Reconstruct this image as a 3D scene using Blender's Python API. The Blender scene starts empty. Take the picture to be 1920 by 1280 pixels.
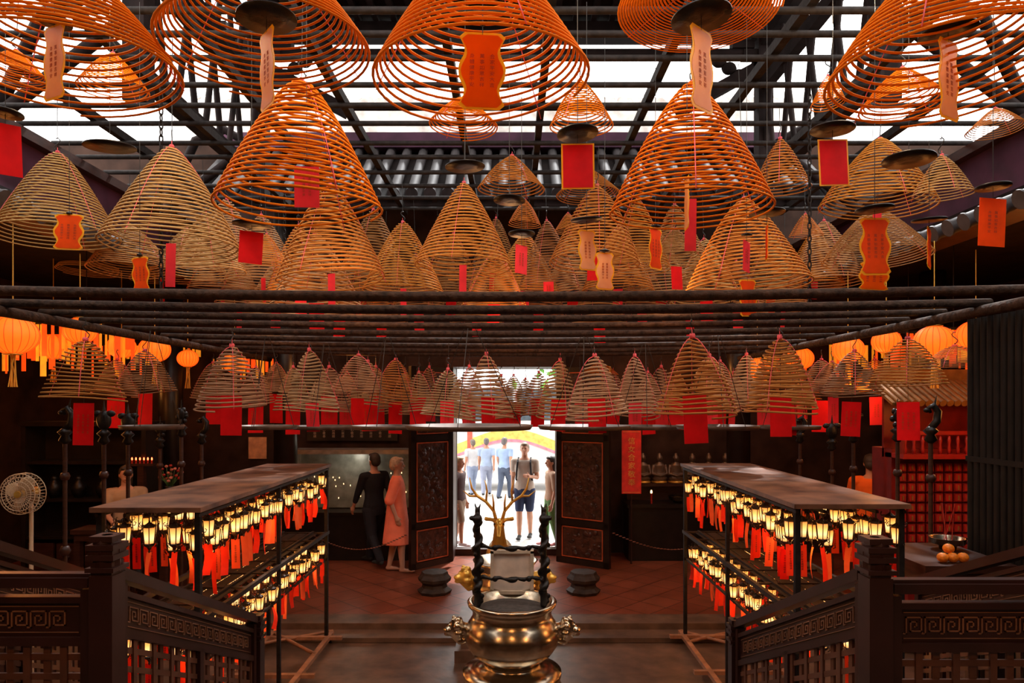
import bpy, math, random
from mathutils import Vector, Matrix
random.seed(7)
C=bpy.context.scene.collection
pi=math.pi
F=1280.0; CAMZ=2.5
def X(px,d): return (px-960)*d/F
def Z(py,d): return CAMZ-(py-755)*d/F
# ---------------------------------------------------------------- materials
MATS={}
def mat(name,col,rough=.6,metal=0,var=.3,scale=8,emit=None,es=0,bump=0,trans=0,objcol=False,spec=.5,stretch=None,col2=None):
    if name in MATS: return MATS[name]
    m=bpy.data.materials.new(name); m.use_nodes=True; nt=m.node_tree; N=nt.nodes; L=nt.links
    b=N['Principled BSDF']; b.inputs['Roughness'].default_value=rough; b.inputs['Metallic'].default_value=metal
    b.inputs['Specular IOR Level'].default_value=spec
    tc=N.new('ShaderNodeTexCoord'); nz=N.new('ShaderNodeTexNoise'); nz.inputs['Scale'].default_value=scale; nz.inputs['Detail'].default_value=5
    mp=N.new('ShaderNodeMapping'); L.new(tc.outputs['Object'],mp.inputs[0]); L.new(mp.outputs[0],nz.inputs['Vector'])
    if stretch: mp.inputs['Scale'].default_value=stretch
    rp=N.new('ShaderNodeValToRGB'); L.new(nz.outputs['Fac'],rp.inputs[0])
    rp.color_ramp.elements[0].position=.3; rp.color_ramp.elements[1].position=.7
    c2=col2 if col2 else [min(1,c*(1+var)) for c in col]
    c1=[c*(1-var) for c in col]
    rp.color_ramp.elements[0].color=(*c1,1); rp.color_ramp.elements[1].color=(*c2,1)
    out=rp.outputs[0]
    if objcol:
        oi=N.new('ShaderNodeObjectInfo'); mx=N.new('ShaderNodeMix'); mx.data_type='RGBA'; mx.blend_type='MULTIPLY'
        mx.inputs[0].default_value=1; L.new(out,mx.inputs[6]); L.new(oi.outputs['Color'],mx.inputs[7]); out=mx.outputs[2]
    L.new(out,b.inputs['Base Color'])
    if bump:
        bp=N.new('ShaderNodeBump'); bp.inputs['Strength'].default_value=bump; bp.inputs['Distance'].default_value=.02
        L.new(nz.outputs['Fac'],bp.inputs['Height']); L.new(bp.outputs[0],b.inputs['Normal'])
    if emit: b.inputs['Emission Color'].default_value=(*emit,1); b.inputs['Emission Strength'].default_value=es
    if trans:
        tr=N.new('ShaderNodeBsdfTranslucent'); L.new(out,tr.inputs[0]); ms=N.new('ShaderNodeMixShader'); ms.inputs[0].default_value=trans
        L.new(b.outputs[0],ms.inputs[1]); L.new(tr.outputs[0],ms.inputs[2]); L.new(ms.outputs[0],N['Material Output'].inputs[0])
    MATS[name]=m; return m
coilM=mat('incense_paste',(1,1,1),.8,var=.18,scale=6,objcol=True,spec=.12)
wire=mat('dark_wire',(.03,.027,.025),.5,.6)
thread=mat('pink_thread',(.75,.10,.12),.8)
iron=mat('sooty_iron',(.013,.009,.008),.7,.05,var=.5,scale=20,bump=.3,spec=.2)
rodM=mat('soot_wrapped_rod',(.038,.018,.010),.8,0,var=.6,scale=25,bump=.8,spec=.2)
redpaper=mat('red_paper',(.78,.008,.012),.6,var=.12,trans=.4,spec=.2)
pinkpaper=mat('pink_paper',(.85,.045,.06),.6,var=.12,trans=.4,spec=.2)
orangepaper=mat('orange_card',(.92,.13,.01),.45,var=.15,trans=.6,spec=.2)
brightcard=mat('orange_translucent_card',(1.0,.32,.015),.3,var=.1,trans=.85)
palecard=mat('pale_pink_card',(1.0,.74,.56),.2,var=.1,trans=.8)
goldedge=mat('amber_border',(1.0,.60,.06),.2,var=.15,trans=.7)
ink=mat('black_ink',(.03,.01,.01),.7)
goldM=mat('gold_leaf',(.90,.50,.10),.32,.65,var=.25)
brass=mat('aged_brass',(.38,.30,.21),.22,1,var=.3,scale=5,col2=(.72,.61,.46),bump=.08)
bronze=mat('dark_bronze',(.014,.012,.012),.4,.6,var=.4,scale=15,bump=.3)
darkwood=mat('dark_brown_wood',(.038,.012,.007),.45,var=.4,scale=6,stretch=(1,1,6),spec=.3)
railwood=mat('maroon_lacquer',(.024,.007,.006),.40,var=.35,scale=5,spec=.35)
fretM=mat('tan_fretwork',(.17,.075,.04),.5,var=.3)
blackwood=mat('black_lacquer',(.012,.007,.005),.35,var=.4,spec=.35)
carveM=mat('carved_relief',(.045,.014,.008),.35,var=.8,scale=14,bump=1)
redwood=mat('red_lacquer',(.36,.014,.008),.4,var=.25)
wallM=mat('sooty_wall',(.032,.016,.011),.85,var=.5,scale=3,bump=.2,spec=.15)
purple=mat('purple_beam',(.055,.016,.036),.6,var=.4,scale=3,spec=.25)
roofD=mat('dark_roof_timber',(.011,.006,.0055),.85,var=.5,scale=5,spec=.12)
tileM=mat('grey_roof_tile',(.045,.038,.04),.6,var=.4,scale=6,spec=.3)
plaster=mat('weathered_plaster',(.70,.64,.60),.8,var=.35,scale=4)
stone=mat('grey_stone',(.13,.072,.045),.40,var=.45,scale=5,bump=.3)
dstone=mat('dark_carved_stone',(.04,.026,.02),.6,var=.45,scale=9,bump=.6,spec=.25)
rust=mat('rusty_sheet',(.12,.04,.018),.5,.2,var=.6,scale=5,bump=.2,col2=(.26,.11,.055))
orangel=mat('orange_silk',(.9,.14,.01),.6,emit=(1,.17,.008),es=1.0)
bulb=mat('candle_flame',(1,.8,.5),.4,emit=(1,.55,.2),es=6)
white=mat('cream_enamel',(.55,.42,.28),.4,var=.05)
skin=mat('skin',(.50,.25,.16),.5,var=.08,spec=.3)
def lampglass():
    m=bpy.data.materials.new('lantern_glass'); m.use_nodes=True; nt=m.node_tree;N=nt.nodes;L=nt.links;b=N['Principled BSDF']
    tc=N.new('ShaderNodeTexCoord'); sp=N.new('ShaderNodeSeparateXYZ'); rp=N.new('ShaderNodeValToRGB'); L.new(tc.outputs['Generated'],sp.inputs[0]); L.new(sp.outputs['Z'],rp.inputs[0])
    e=rp.color_ramp.elements; e[0].position=0; e[0].color=(.60,.20,.03,1); e[1].position=1; e[1].color=(.42,.13,.015,1)
    k=e.new(.35); k.color=(1,.60,.25,1); k=e.new(.7); k.color=(.85,.38,.08,1)
    L.new(rp.outputs[0],b.inputs['Emission Color']); b.inputs['Emission Strength'].default_value=1.8; b.inputs['Base Color'].default_value=(.9,.6,.3,1)
    return m
glow=lampglass()
# ---------------------------------------------------------------- geometry builder
class G:
    def __init__(s): s.v=[];s.f=[];s.m=[];s.sm=[]
    def add(s,vs,fs,mi=0,sm=False):
        o=len(s.v); s.v+= [tuple(v) for v in vs]
        for f in fs: s.f.append(tuple(i+o for i in f)); s.m.append(mi); s.sm.append(sm)
        return s
    def box(s,c,d,mi=0,M=None,rz=0):
        x,y,z=[k/2 for k in d]; P=[Vector(p) for p in [(-x,-y,-z),(x,-y,-z),(x,y,-z),(-x,y,-z),(-x,-y,z),(x,-y,z),(x,y,z),(-x,y,z)]]
        if rz: R=Matrix.Rotation(rz,3,'Z'); P=[R@p for p in P]
        if M is not None: P=[M@p for p in P]
        P=[p+Vector(c) for p in P]
        return s.add(P,[(0,3,2,1),(4,5,6,7),(0,1,5,4),(1,2,6,5),(2,3,7,6),(3,0,4,7)],mi)
    def cyl(s,p0,p1,r0,r1=None,n=12,mi=0,sm=True):
        r1=r0 if r1 is None else r1
        p0=Vector(p0);p1=Vector(p1);t=(p1-p0).normalized(); a=Vector((0,0,1)) if abs(t.z)<.9 else Vector((1,0,0))
        u=t.cross(a).normalized(); w=t.cross(u); vs=[]
        for p,r in((p0,r0),(p1,r1)):
            for i in range(n):
                q=2*pi*i/n; vs.append(p+(u*math.cos(q)+w*math.sin(q))*r)
        s.add(vs,[(i,(i+1)%n,n+(i+1)%n,n+i) for i in range(n)],mi,sm)
        return s.add(vs,[tuple(range(n))[::-1],tuple(range(n,2*n))],mi)
    def tube(s,path,r,n=6,mi=0,closed=False):
        P=[Vector(p) for p in path]; K=len(P); vs=[]; u=None
        for i in range(K):
            if closed: t=(P[(i+1)%K]-P[i-1])
            else: t=P[min(i+1,K-1)]-P[max(i-1,0)]
            t.normalize()
            if u is None:
                a=Vector((0,0,1)) if abs(t.z)<.9 else Vector((1,0,0)); u=t.cross(a).normalized()
            else: u=(u-t*u.dot(t)).normalized()
            w=t.cross(u); rr=r[i] if isinstance(r,(list,tuple)) else r
            for k in range(n):
                q=2*pi*k/n; vs.append(P[i]+(u*math.cos(q)+w*math.sin(q))*rr)
        fs=[]
        for i in range(K if closed else K-1):
            j=(i+1)%K
            for k in range(n): fs.append((i*n+k,i*n+(k+1)%n,j*n+(k+1)%n,j*n+k))
        if not closed: fs+= [tuple(range(n))[::-1],tuple(range((K-1)*n,K*n))]
        return s.add(vs,fs,mi,True)
    def lathe(s,prof,c=(0,0,0),n=24,mi=0,sm=True,ex=1,ey=1):
        vs=[];c=Vector(c)
        for r,z in prof:
            for i in range(n):
                q=2*pi*i/n; vs.append(c+Vector((r*ex*math.cos(q),r*ey*math.sin(q),z)))
        K=len(prof); fs=[(i*n+k,i*n+(k+1)%n,(i+1)*n+(k+1)%n,(i+1)*n+k) for i in range(K-1) for k in range(n)]
        fs+= [tuple(range(n))[::-1],tuple(range((K-1)*n,K*n))]
        return s.add(vs,fs,mi,sm)
    def ell(s,c,r,nu=14,nv=9,mi=0,M=None):
        vs=[];c=Vector(c)
        for j in range(nv+1):
            ph=-pi/2+pi*j/nv
            if j==0: ph+=.02
            if j==nv: ph-=.02
            for i in range(nu):
                q=2*pi*i/nu; p=Vector((r[0]*math.cos(ph)*math.cos(q),r[1]*math.cos(ph)*math.sin(q),r[2]*math.sin(ph)))
                if M is not None: p=M@p
                vs.append(c+p)
        fs=[(j*nu+i,j*nu+(i+1)%nu,(j+1)*nu+(i+1)%nu,(j+1)*nu+i) for j in range(nv) for i in range(nu)]
        fs+= [tuple(range(nu))[::-1],tuple(range(nv*nu,(nv+1)*nu))]
        return s.add(vs,fs,mi,True)
    def cap(s,p0,p1,r0,r1,n=14):
        s.cyl(p0,p1,r0,r1,n); s.ell(p0,(r0,)*3,n,8); return s.ell(p1,(r1,)*3,n,8)
    def loft(s,secs,n=20,mi=0):
        vs=[]
        for (x,y,z,rx,ry) in secs:
            for i in range(n):
                q=2*pi*i/n; vs.append((x+rx*math.cos(q),y+ry*math.sin(q),z))
        K=len(secs); fs=[(i*n+k,i*n+(k+1)%n,(i+1)*n+(k+1)%n,(i+1)*n+k) for i in range(K-1) for k in range(n)]
        fs+= [tuple(range(n))[::-1],tuple(range((K-1)*n,K*n))]
        return s.add(vs,fs,mi,True)
    def poly(s,pts,y0,y1,mi=0):
        n=len(pts); vs=[(p[0],y0,p[1]) for p in pts]+[(p[0],y1,p[1]) for p in pts]
        return s.add(vs,[tuple(range(n)),tuple(range(n,2*n))[::-1]]+[(i,n+i,n+(i+1)%n,(i+1)%n) for i in range(n)],mi)
    def xf(s,M):
        s.v=[tuple(M@Vector(v)) for v in s.v]; return s
    def mesh(s,name,mats):
        me=bpy.data.meshes.new(name); me.from_pydata(s.v,[],s.f)
        for m in (mats if isinstance(mats,(list,tuple)) else [mats]): me.materials.append(m)
        me.polygons.foreach_set('material_index',s.m); me.polygons.foreach_set('use_smooth',s.sm); me.update(); return me
def remesh(g,name,m,vox,smooth=3):
    me=g.mesh(name+'_src',m); o=bpy.data.objects.new('tmp',me); C.objects.link(o)
    r=o.modifiers.new('r','REMESH'); r.mode='VOXEL'; r.voxel_size=vox; r.use_smooth_shade=True
    if smooth: k=o.modifiers.new('s','SMOOTH'); k.factor=.5; k.iterations=smooth
    bpy.context.view_layer.update(); dg=bpy.context.evaluated_depsgraph_get()
    out=bpy.data.meshes.new_from_object(o.evaluated_get(dg)); out.name=name
    out.materials.clear(); out.materials.append(m)
    for p in out.polygons: p.use_smooth=True; p.material_index=0
    bpy.data.objects.remove(o); bpy.data.meshes.remove(me); return out
def top(name,label,cat,me=None,loc=(0,0,0),rz=0,group=None,kind=None,scale=None):
    o=bpy.data.objects.new(name,me); C.objects.link(o); o.location=loc; o.rotation_euler=(0,0,rz)
    if me is None: o.empty_display_size=.05
    o['label']=label; o['category']=cat
    if group: o['group']=group
    if kind: o['kind']=kind
    if scale: o.scale=scale
    return o
def part(name,me,par,loc=(0,0,0),rot=(0,0,0),scale=None,label=None,color=None):
    o=bpy.data.objects.new(name,me); C.objects.link(o); o.parent=par; o.location=loc; o.rotation_euler=rot
    if scale: o.scale=scale
    if label: o['label']=label
    if color: o.color=color
    return o
def struct(name,g,m,loc=(0,0,0)):
    o=bpy.data.objects.new(name,g.mesh(name,m)); C.objects.link(o); o.location=loc; o['kind']='structure'; return o
def text(body,size,ext=.001,space=1.0,line=1.0):
    c=bpy.data.curves.new('t','FONT'); c.body=body; c.size=size; c.extrude=ext; c.align_x='CENTER'; c.align_y='CENTER'; c.space_line=line; c.space_character=space
    c.resolution_u=1
    o=bpy.data.objects.new('tmp_text',c); C.objects.link(o); bpy.context.view_layer.update()
    me=bpy.data.meshes.new_from_object(o.evaluated_get(bpy.context.evaluated_depsgraph_get()))
    vs=[(v.co.x,-v.co.z,v.co.y) for v in me.vertices]; fs=[tuple(p.vertices) for p in me.polygons]
    bpy.data.objects.remove(o); bpy.data.meshes.remove(me); return vs,fs
def addtext(g,body,size,c,mi,ext=.001,line=1.0):
    vs,fs=text(body,size,ext,line=line); g.add([(v[0]+c[0],v[1]+c[1],v[2]+c[2]) for v in vs],fs,mi)
# ---------------------------------------------------------------- shell
YB=11.4
def floor_mat():
    m=bpy.data.materials.new('terracotta_tiles'); m.use_nodes=True; nt=m.node_tree;N=nt.nodes;L=nt.links;b=N['Principled BSDF']
    tc=N.new('ShaderNodeTexCoord'); mp=N.new('ShaderNodeMapping'); mp.inputs['Rotation'].default_value=(0,0,pi/4)
    br=N.new('ShaderNodeTexBrick'); br.offset=0; br.inputs['Scale'].default_value=1; br.inputs['Brick Width'].default_value=.38; br.inputs['Row Height'].default_value=.38; br.inputs['Mortar Size'].default_value=.008
    br.inputs['Color1'].default_value=(.27,.062,.028,1); br.inputs['Color2'].default_value=(.37,.095,.045,1); br.inputs['Mortar'].default_value=(.07,.02,.012,1)
    nz=N.new('ShaderNodeTexNoise'); nz.inputs['Scale'].default_value=3; L.new(tc.outputs['Object'],nz.inputs[0])
    L.new(tc.outputs['Object'],mp.inputs[0]); L.new(mp.outputs[0],br.inputs[0])
    mx=N.new('ShaderNodeMix'); mx.data_type='RGBA'; mx.blend_type='MULTIPLY'; mx.inputs[0].default_value=.7; L.new(br.outputs[0],mx.inputs[6]); L.new(nz.outputs['Fac'],mx.inputs[7]); L.new(mx.outputs[2],b.inputs[0])
    b.inputs['Roughness'].default_value=.33; b.inputs['Specular IOR Level'].default_value=.35
    return m
tiles=floor_mat()
struct('floor',G().box((0,9.9,-.05),(16,3.7,.1)),tiles)
struct('floor_sunken_court',G().box((0,2.5,-.22),(16,11.2,.2)),stone)
struct('trim_1',G().box((0,7.9,-.06),(15.9,.34,.13)).box((0,7.6,-.09),(15.9,.30,.05)),stone)
struct('trim_2',G().box((0,-.55,.36),(15.9,6.5,.95)).box((0,2.72,.84),(15.9,.1,.06)),stone)
WX=7.8
struct('wall_left',G().box((-WX-.1,4.2,2.1),(.2,14.4,4.6)),wallM)
struct('wall_right',G().box((WX+.1,4.2,2.1),(.2,14.4,4.6)),wallM)
struct('wall_front',G().box((0,-3.05,3),(16,.2,6.4)),wallM)
DX0,DX1,DZ=-.93,.73,3.07
struct('wall_back',G().box(((-8+DX0)/2,YB+.1,3.35),(8+DX0,.2,6.9)).box(((8+DX1)/2,YB+.1,3.35),(8-DX1,.2,6.9)).box(((DX0+DX1)/2,YB+.1,(DZ+6.8)/2),(DX1-DX0,.2,6.8-DZ)),wallM)
struct('door_frame',G().box((DX0-.06,11.1,DZ/2),(.12,.58,DZ)).box((DX1+.06,11.1,DZ/2),(.12,.58,DZ)).box(((DX0+DX1)/2,11.1,DZ+.08),(DX1-DX0+.24,.58,.16)).box(((DX0+DX1)/2,11.3,.05),(DX1-DX0,.2,.1)),darkwood)
struct('ceiling_left',G().box((-6.3,4.2,4.45),(3.2,14.4,.1)),roofD)
struct('ceiling_right',G().box((6.3,4.2,4.45),(3.2,14.4,.1)),roofD)
struct('ceiling_near_hall',G().box((0,-.6,5.75),(9.6,4.8,.1)),roofD)
for sx,nm in((-1,'left'),(1,'right')):
    g=G().box((sx*4.85,4.2,4.70),(.12,14.4,.72)); struct('wall_atrium_'+nm,g,purple)
    g=G().box((sx*4.78,4.2,5.10),(.2,14.4,.10)).box((sx*4.7,4.2,4.28),(.35,14.4,.08)); struct('trim_beam_'+nm,g,darkwood)
    g=G()
    for i in range(38):
        y=2.0+i*.245
        g.cyl((sx*4.95,y,4.48),(sx*4.42,y,4.27),.075,n=12); g.cyl((sx*4.42,y,4.27),(sx*4.40,y,4.262),.088,n=12)
    struct('trim_eave_tiles_'+nm,g,tileM)
g=G(); A=Vector((0,9.9,5.45));B=Vector((0,11.5,6.8)); ang=math.atan2(B.z-A.z,B.y-A.y)
g.box((A+B)/2,(9.4,(B-A).length,.06),M=Matrix.Rotation(ang,3,'X'))
for i in range(30): g.box(((i-14.5)*.32,10.65,6.05),(.07,2.0,.1),M=Matrix.Rotation(ang,3,'X'))
g.box((0,9.95,5.42),(9.4,.12,.14)); struct('ceiling_rear_eave',g,roofD)
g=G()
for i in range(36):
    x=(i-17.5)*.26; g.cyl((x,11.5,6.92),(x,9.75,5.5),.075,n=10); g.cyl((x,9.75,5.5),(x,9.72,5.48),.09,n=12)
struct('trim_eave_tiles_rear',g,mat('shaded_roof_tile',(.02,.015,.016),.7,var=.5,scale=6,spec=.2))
struct('trim_purple_beam',G().box((0,11.1,6.72),(9.4,.3,.24)),purple)
g=G().box((0,13.2,7.7),(13,.2,1.3))
for i in range(44): g.cyl(((i-21.5)*.3,13.05,8.42),((i-21.5)*.3,12.3,7.95),.06,n=8)
struct('wall_neighbour_ridge',g,plaster)
g=G().box((0,6.9,8.1),(7.2,6.2,.1))
for i in range(28): g.box(((i-13.5)*.26,6.9,8.02),(.08,6.2,.1))
for y in(5,6.6,8.2,9.9): g.box((0,y,7.86),(7.2,.2,.24))
struct('ceiling_raised_roof',g,roofD)
def truss(x):
    g=G(); s=1 if x>0 else -1
    for y in(6.4,9.5):
        g.box((x,y,6.65),(.2,.2,2.7)); g.box((x,y,7.75),(.5,.5,.12)); g.box((x,y,7.6),(.36,.36,.1))
    for z in(5.6,6.9,7.5): g.box((x,7.95,z),(.13,3.3,.16))
    for k in range(5):
        g.cyl((x,6.5+k*.65,5.7),(x,6.9+k*.65,7.4),.035,n=6); g.cyl((x,6.9+k*.65,5.7),(x,6.5+k*.65,7.4),.035,n=6)
    for y in(6.4,9.5):
        for j in range(5): g.box((x-s*.15*j,y,7.2+.13*j),(.3,.16,.11)); g.box((x+s*.15*j,y,7.2+.13*j),(.3,.16,.11))
        g.tube([(x,y,6.0),(x+s*.5,y,6.3),(x+s*.9,y,6.15),(x+s*1.3,y,5.3)],.06,6)
        g.cyl((x,y,6.2),(x+s*1.3,y,5.2),.06,n=8)
        for j in range(6): g.ell((x-s*(.2+.14*j),y,6.95+.1*j),(.11,.07,.09),8,6)
    g.box((x-s*.55,6.4,6.9),(1.5,.14,.16),M=Matrix.Rotation(-s*.5,3,'Y')); g.box((x-s*.55,9.5,6.9),(1.5,.14,.16),M=Matrix.Rotation(-s*.5,3,'Y'))
    return g
for x in(-3.5,3.5):
    top('roof_truss','sooty carved timber truss carrying the raised roof','truss',truss(x).mesh('truss',roofD),group='roof trusses')
for z,r in((7.35,.07),(6.62,.055)):
    top('tie_beam','round sooty timber tie beam crossing under the raised roof','beam',G().cyl((-3.38,0,0),(3.38,0,0),r,n=12).mesh('beam',roofD),(0,9.5,z),group='roof tie beams')
def column(x,y,h,r=.17,zb=0):
    o=top('temple_column','round dark lacquered column on a carved stone base','column',None,(x,y,zb),group='temple columns')
    part('shaft',G().lathe([(r,.25),(r,h)],n=24).mesh('shaft',blackwood),o)
    part('stone_base',G().lathe([(r*1.5,0),(r*1.6,.06),(r*1.45,.1),(r*1.7,.18),(r*1.3,.26)],n=24).mesh('stone_base',dstone),o)
for x,y,h in((-3.35,10.1,5.5),(3.35,10.1,5.5),(-5.1,10.2,4.38),(6.1,9.9,4.38)): column(x,y,h)
# ---------------------------------------------------------------- overhead rods
UY=[2.85,3.2,3.7,4.2,4.7,5.0,5.35,5.8,6.2,6.6,7.1,7.5,8.0,8.5,9.0,9.5]; UZ=5.2
LY=[4.25,4.85,5.35,5.85,6.5,7.2,7.9,8.7,9.4]; LZ=3.18
for y in UY:
    top('overhead_rod','long dark iron rod spanning the open skylight','rod',G().cyl((-4.78,0,0),(4.78,0,0),.026,n=8).mesh('rod',iron),(0,y,UZ),group='skylight cross rods')
for x in(-4.05,-3.1,-2.35,-1.55,-.5,.27,1.24,2.06,3.0,3.9):
    top('overhead_beam','slim dark timber bar running lengthwise over incense coils','bar',G().box((0,0,0),(.065,8.3,.08)).mesh('bar',iron),(x,5.8,UZ+.07),group='skylight lengthwise bars')
for i,y in enumerate(LY):
    P=[(-3.7+k*.71,0,-.05*math.sin(pi*k/10)) for k in range(11)]
    top('incense_rod','soot covered horizontal rod wrapped in twine','rod',G().tube(P,.032 if i<2 else .026,8).mesh('rod',rodM),(0,y,LZ+.03),group='lower incense rods')
for x in(-3.62,3.32):
    top('side_rod','soot covered side rod carrying the crossing rods','rod',G().cyl((0,3.2,0),(0,10.2,0),.04,n=8).mesh('rod',rodM),(x,0,LZ-.03),group='lower side rods')
def chain(x,y,z0,z1):
    g=G(); n=int((z1-z0)/.055)
    for i in range(n):
        zc=z1-.03-i*.055; P=[]
        for k in range(10):
            q=2*pi*k/10; a=.014*math.cos(q); b=.036*math.sin(q); P.append((a,0,zc+b) if i%2 else (0,a,zc+b))
        g.tube(P,.006,5,closed=True)
    top('hanging_chain','black iron chain holding up the incense rods','chain',g.mesh('chain',iron),(x,y,0),group='hanging chains')
for x,y in((-2.75,5.35),(2.55,5.85),(-2.9,8.7),(2.8,8.7)): chain(x,y,LZ,UZ)
# ---------------------------------------------------------------- incense coils
def helix(R,H,turns,r,seg=44,wob=.012,n=6,seed=0,pw=.85,hw=1.04):
    rnd=random.Random(seed); g=G(); P=[]; ph=rnd.uniform(0,6.28); ph2=rnd.uniform(0,6.28); N=int(turns*seg)
    for i in range(N+1):
        t=i/N; q=2*pi*i/seg; rr=R*(.05+.95*t**pw)
        z=-H*(t**hw)+wob*(t)*math.cos(q-ph+t*2)+wob*.5*math.cos(5*t+ph2)*math.cos(2*q)+(.004*math.cos(q*1.03+ph2))
        P.append((rr*math.cos(q),rr*math.sin(q),z))
    return g.tube(P,r,n)
def threads(R,H,pw=.85,hw=1.04):
    g=G()
    for k in range(3):
        q=2*pi*k/3+.5; g.tube([(R*(.05+.95*t**pw)*math.cos(q),R*(.05+.95*t**pw)*math.sin(q),-H*t**hw+.006) for t in[(i/10)**1.5 for i in range(11)]],.0028,4)
    g.cyl((0,0,0),(0,0,.06),.003,n=4)
    for k in range(5): g.ell((.012*math.cos(k*1.3),.012*math.sin(k*1.3),.015),(.01,.01,.014),6,4)
    return g
VAR={}
for i,(R,H,tn,r,pw) in enumerate([(.5,.78,24,.0072,.80),(.5,.72,21,.0074,.76),(.5,.82,25,.0068,.78),(.3,.42,14,.0065,.78),(.3,.45,16,.0062,.80),(.275,.38,15,.0054,.60),(.275,.40,17,.0052,.66),(.5,.75,22,.0072,.74)]):
    VAR[i]=(R,H,helix(R,H,tn,r,seed=i,wob=(.026 if i in(1,7) else .015),pw=pw).mesh('spiral_%d'%i,coilM),threads(R,H,pw).mesh('threads',thread))
hookM=G().tube([(.0,0,0),(0.02,0,.012),(.028,0,.035),(.01,0,.055),(-.012,0,.075),(-.02,0,.095),(-.005,0,.115),(.012,0,.11)],.0045,5).mesh('hook',wire)
wireM=G().cyl((0,0,0),(0,0,1),.003,n=4).mesh('wire',wire)
def wavy(W,H,grow=0):
    pts=[];K=16
    for i in range(K+1):
        t=i/K; w=W/2*(.86+.15*math.cos(2*pi*(t*2)))*(1 if 0<t<1 else .72); pts.append((w+grow,-t*H+(-grow if t>.5 else grow)))
    return pts+[(-x,z) for x,z in reversed(pts)]
def card(W,H,kind,pm,txt=True):
    g=G()
    if kind=='wavy':
        g.poly(wavy(W,H,.010),-.001,.001,1); g.poly(wavy(W,H),-.003,.003,0)
    else:
        if kind=='rectb': g.box((0,0,-H/2),(W+.018,.004,H+.018),1)
        g.box((0,0,-H/2),(W,.007 if kind=='rectb' else .003,H),0)
    if txt:
        cols=3 if W>.14 else 2; n=6; s=H*.72/n
        lines=["身體健康平安","萬事如意吉祥","合家平安大吉"][:cols]
        for k in range(cols):
            addtext(g,"\n".join(lines[k]),s*.55,((k-(cols-1)/2)*W*.24,-.0042,-H*.5),2,ext=.0003,line=1.2)
    return g.mesh('card',[pm,goldedge,mat('brown_ink',(.45,.08,.02),.7,trans=.4)])
CARD={'wo':card(.16,.30,'wavy',brightcard),'wp':card(.13,.28,'wavy',palecard,True),'ws':card(.15,.27,'wavy',orangepaper),
 'rb':card(.17,.27,'rectb',redpaper,False),'rr':card(.15,.27,'rect',redpaper,False),'rt':card(.15,.26,'rect',redpaper),'rp':card(.13,.24,'rect',pinkpaper),'rl':card(.07,.32,'rect',pinkpaper,False),'ro':card(.13,.26,'rect',orangepaper)}
TAGLAB={'wo':'glowing orange scalloped prayer card with amber edge','wp':'pale pink scalloped prayer card with amber edge','ws':'orange scalloped prayer card','rb':'plain red card with amber edge','rr':'plain red paper card','rt':'red paper card with written wishes','rp':'pink paper card with written wishes','rl':'narrow pink paper strip','ro':'orange paper card with written wishes'}
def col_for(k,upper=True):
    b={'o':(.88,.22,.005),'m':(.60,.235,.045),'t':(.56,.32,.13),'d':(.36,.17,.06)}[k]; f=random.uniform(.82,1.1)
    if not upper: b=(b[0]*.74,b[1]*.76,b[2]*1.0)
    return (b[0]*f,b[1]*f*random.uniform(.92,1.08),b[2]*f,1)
PLACED=[]
def coil(cx,apex,bot,w,var,ck,upper,tag=None,d=None):
    Dm=.96 if upper else .58
    d=d or Dm*F/w; Ys=UY if upper else LY
    hz=(UZ if upper else LZ)
    def geo(y):
        R=w*y/F/2; zb=Z(bot,(y+R) if bot<755 else (y-R)); za=min(Z(apex,y),hz-.14); return R,zb,za,X(cx,y)
    best=None; win=.35 if w>230 else .22*d+.2
    dd=min(Ys,key=lambda y:abs(y-d))
    for y in Ys:
        if abs(y-d)>win and y!=dd: continue
        R,zb,za,x=geo(y); c=.2*abs(y-d)
        for (x2,y2,R2,zb2,za2) in PLACED:
            if za>zb2 and za2>zb: c+=max(0,(R+R2)*.93-math.hypot(x-x2,y-y2))
        if best is None or c<best[0]: best=(c,y)
    d=best[1]; R,zb,za,x=geo(d); PLACED.append((x,d,R,zb,za))
    H=max(za-zb,.15); R0,H0,me,th=VAR[var]
    kind={'o':'bright orange','m':'orange brown','t':'pale tan','d':'dark brown'}[ck]  # darkest coil tone is simply a deeper brown
    size='large' if R>.42 else ('medium' if R>.24 else 'small burnt-down')
    o=top('incense_coil','%s %s cone-shaped incense spiral hanging from rod'%(size,kind),'incense coil',None,(x,d,za),random.uniform(0,6.28),group='hanging incense coils')
    o.rotation_euler=(random.uniform(-.04,.04),random.uniform(-.04,.04),o.rotation_euler[2])
    sc=(R/R0,R/R0,H/H0)
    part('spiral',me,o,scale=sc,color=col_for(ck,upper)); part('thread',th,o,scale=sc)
    part('hook',hookM,o,(0,0,.02))
    L=hz-.03-(za+.12)
    if L>.02: part('hanging_wire',wireM,o,(0,0,.12),scale=(1,1,L))
    if tag:
        L=H*random.uniform(.86,.98) if upper else max(H*.6,za-Z(random.uniform(736,756),d-R*.3))
        ts=1 if upper else (1.15 if d<8 else 1.35)
        part('card_string',wireM,o,(0,0,-L),scale=(.6,.6,L)); t=part('prayer_card',CARD[tag],o,(0,0,-L),(random.uniform(-.05,.05),0,-o.rotation_euler[2]+random.uniform(-.45,.45)),scale=(ts,1,ts*1.1 if ts>1 else 1),label=TAGLAB[tag])
    return o
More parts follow.
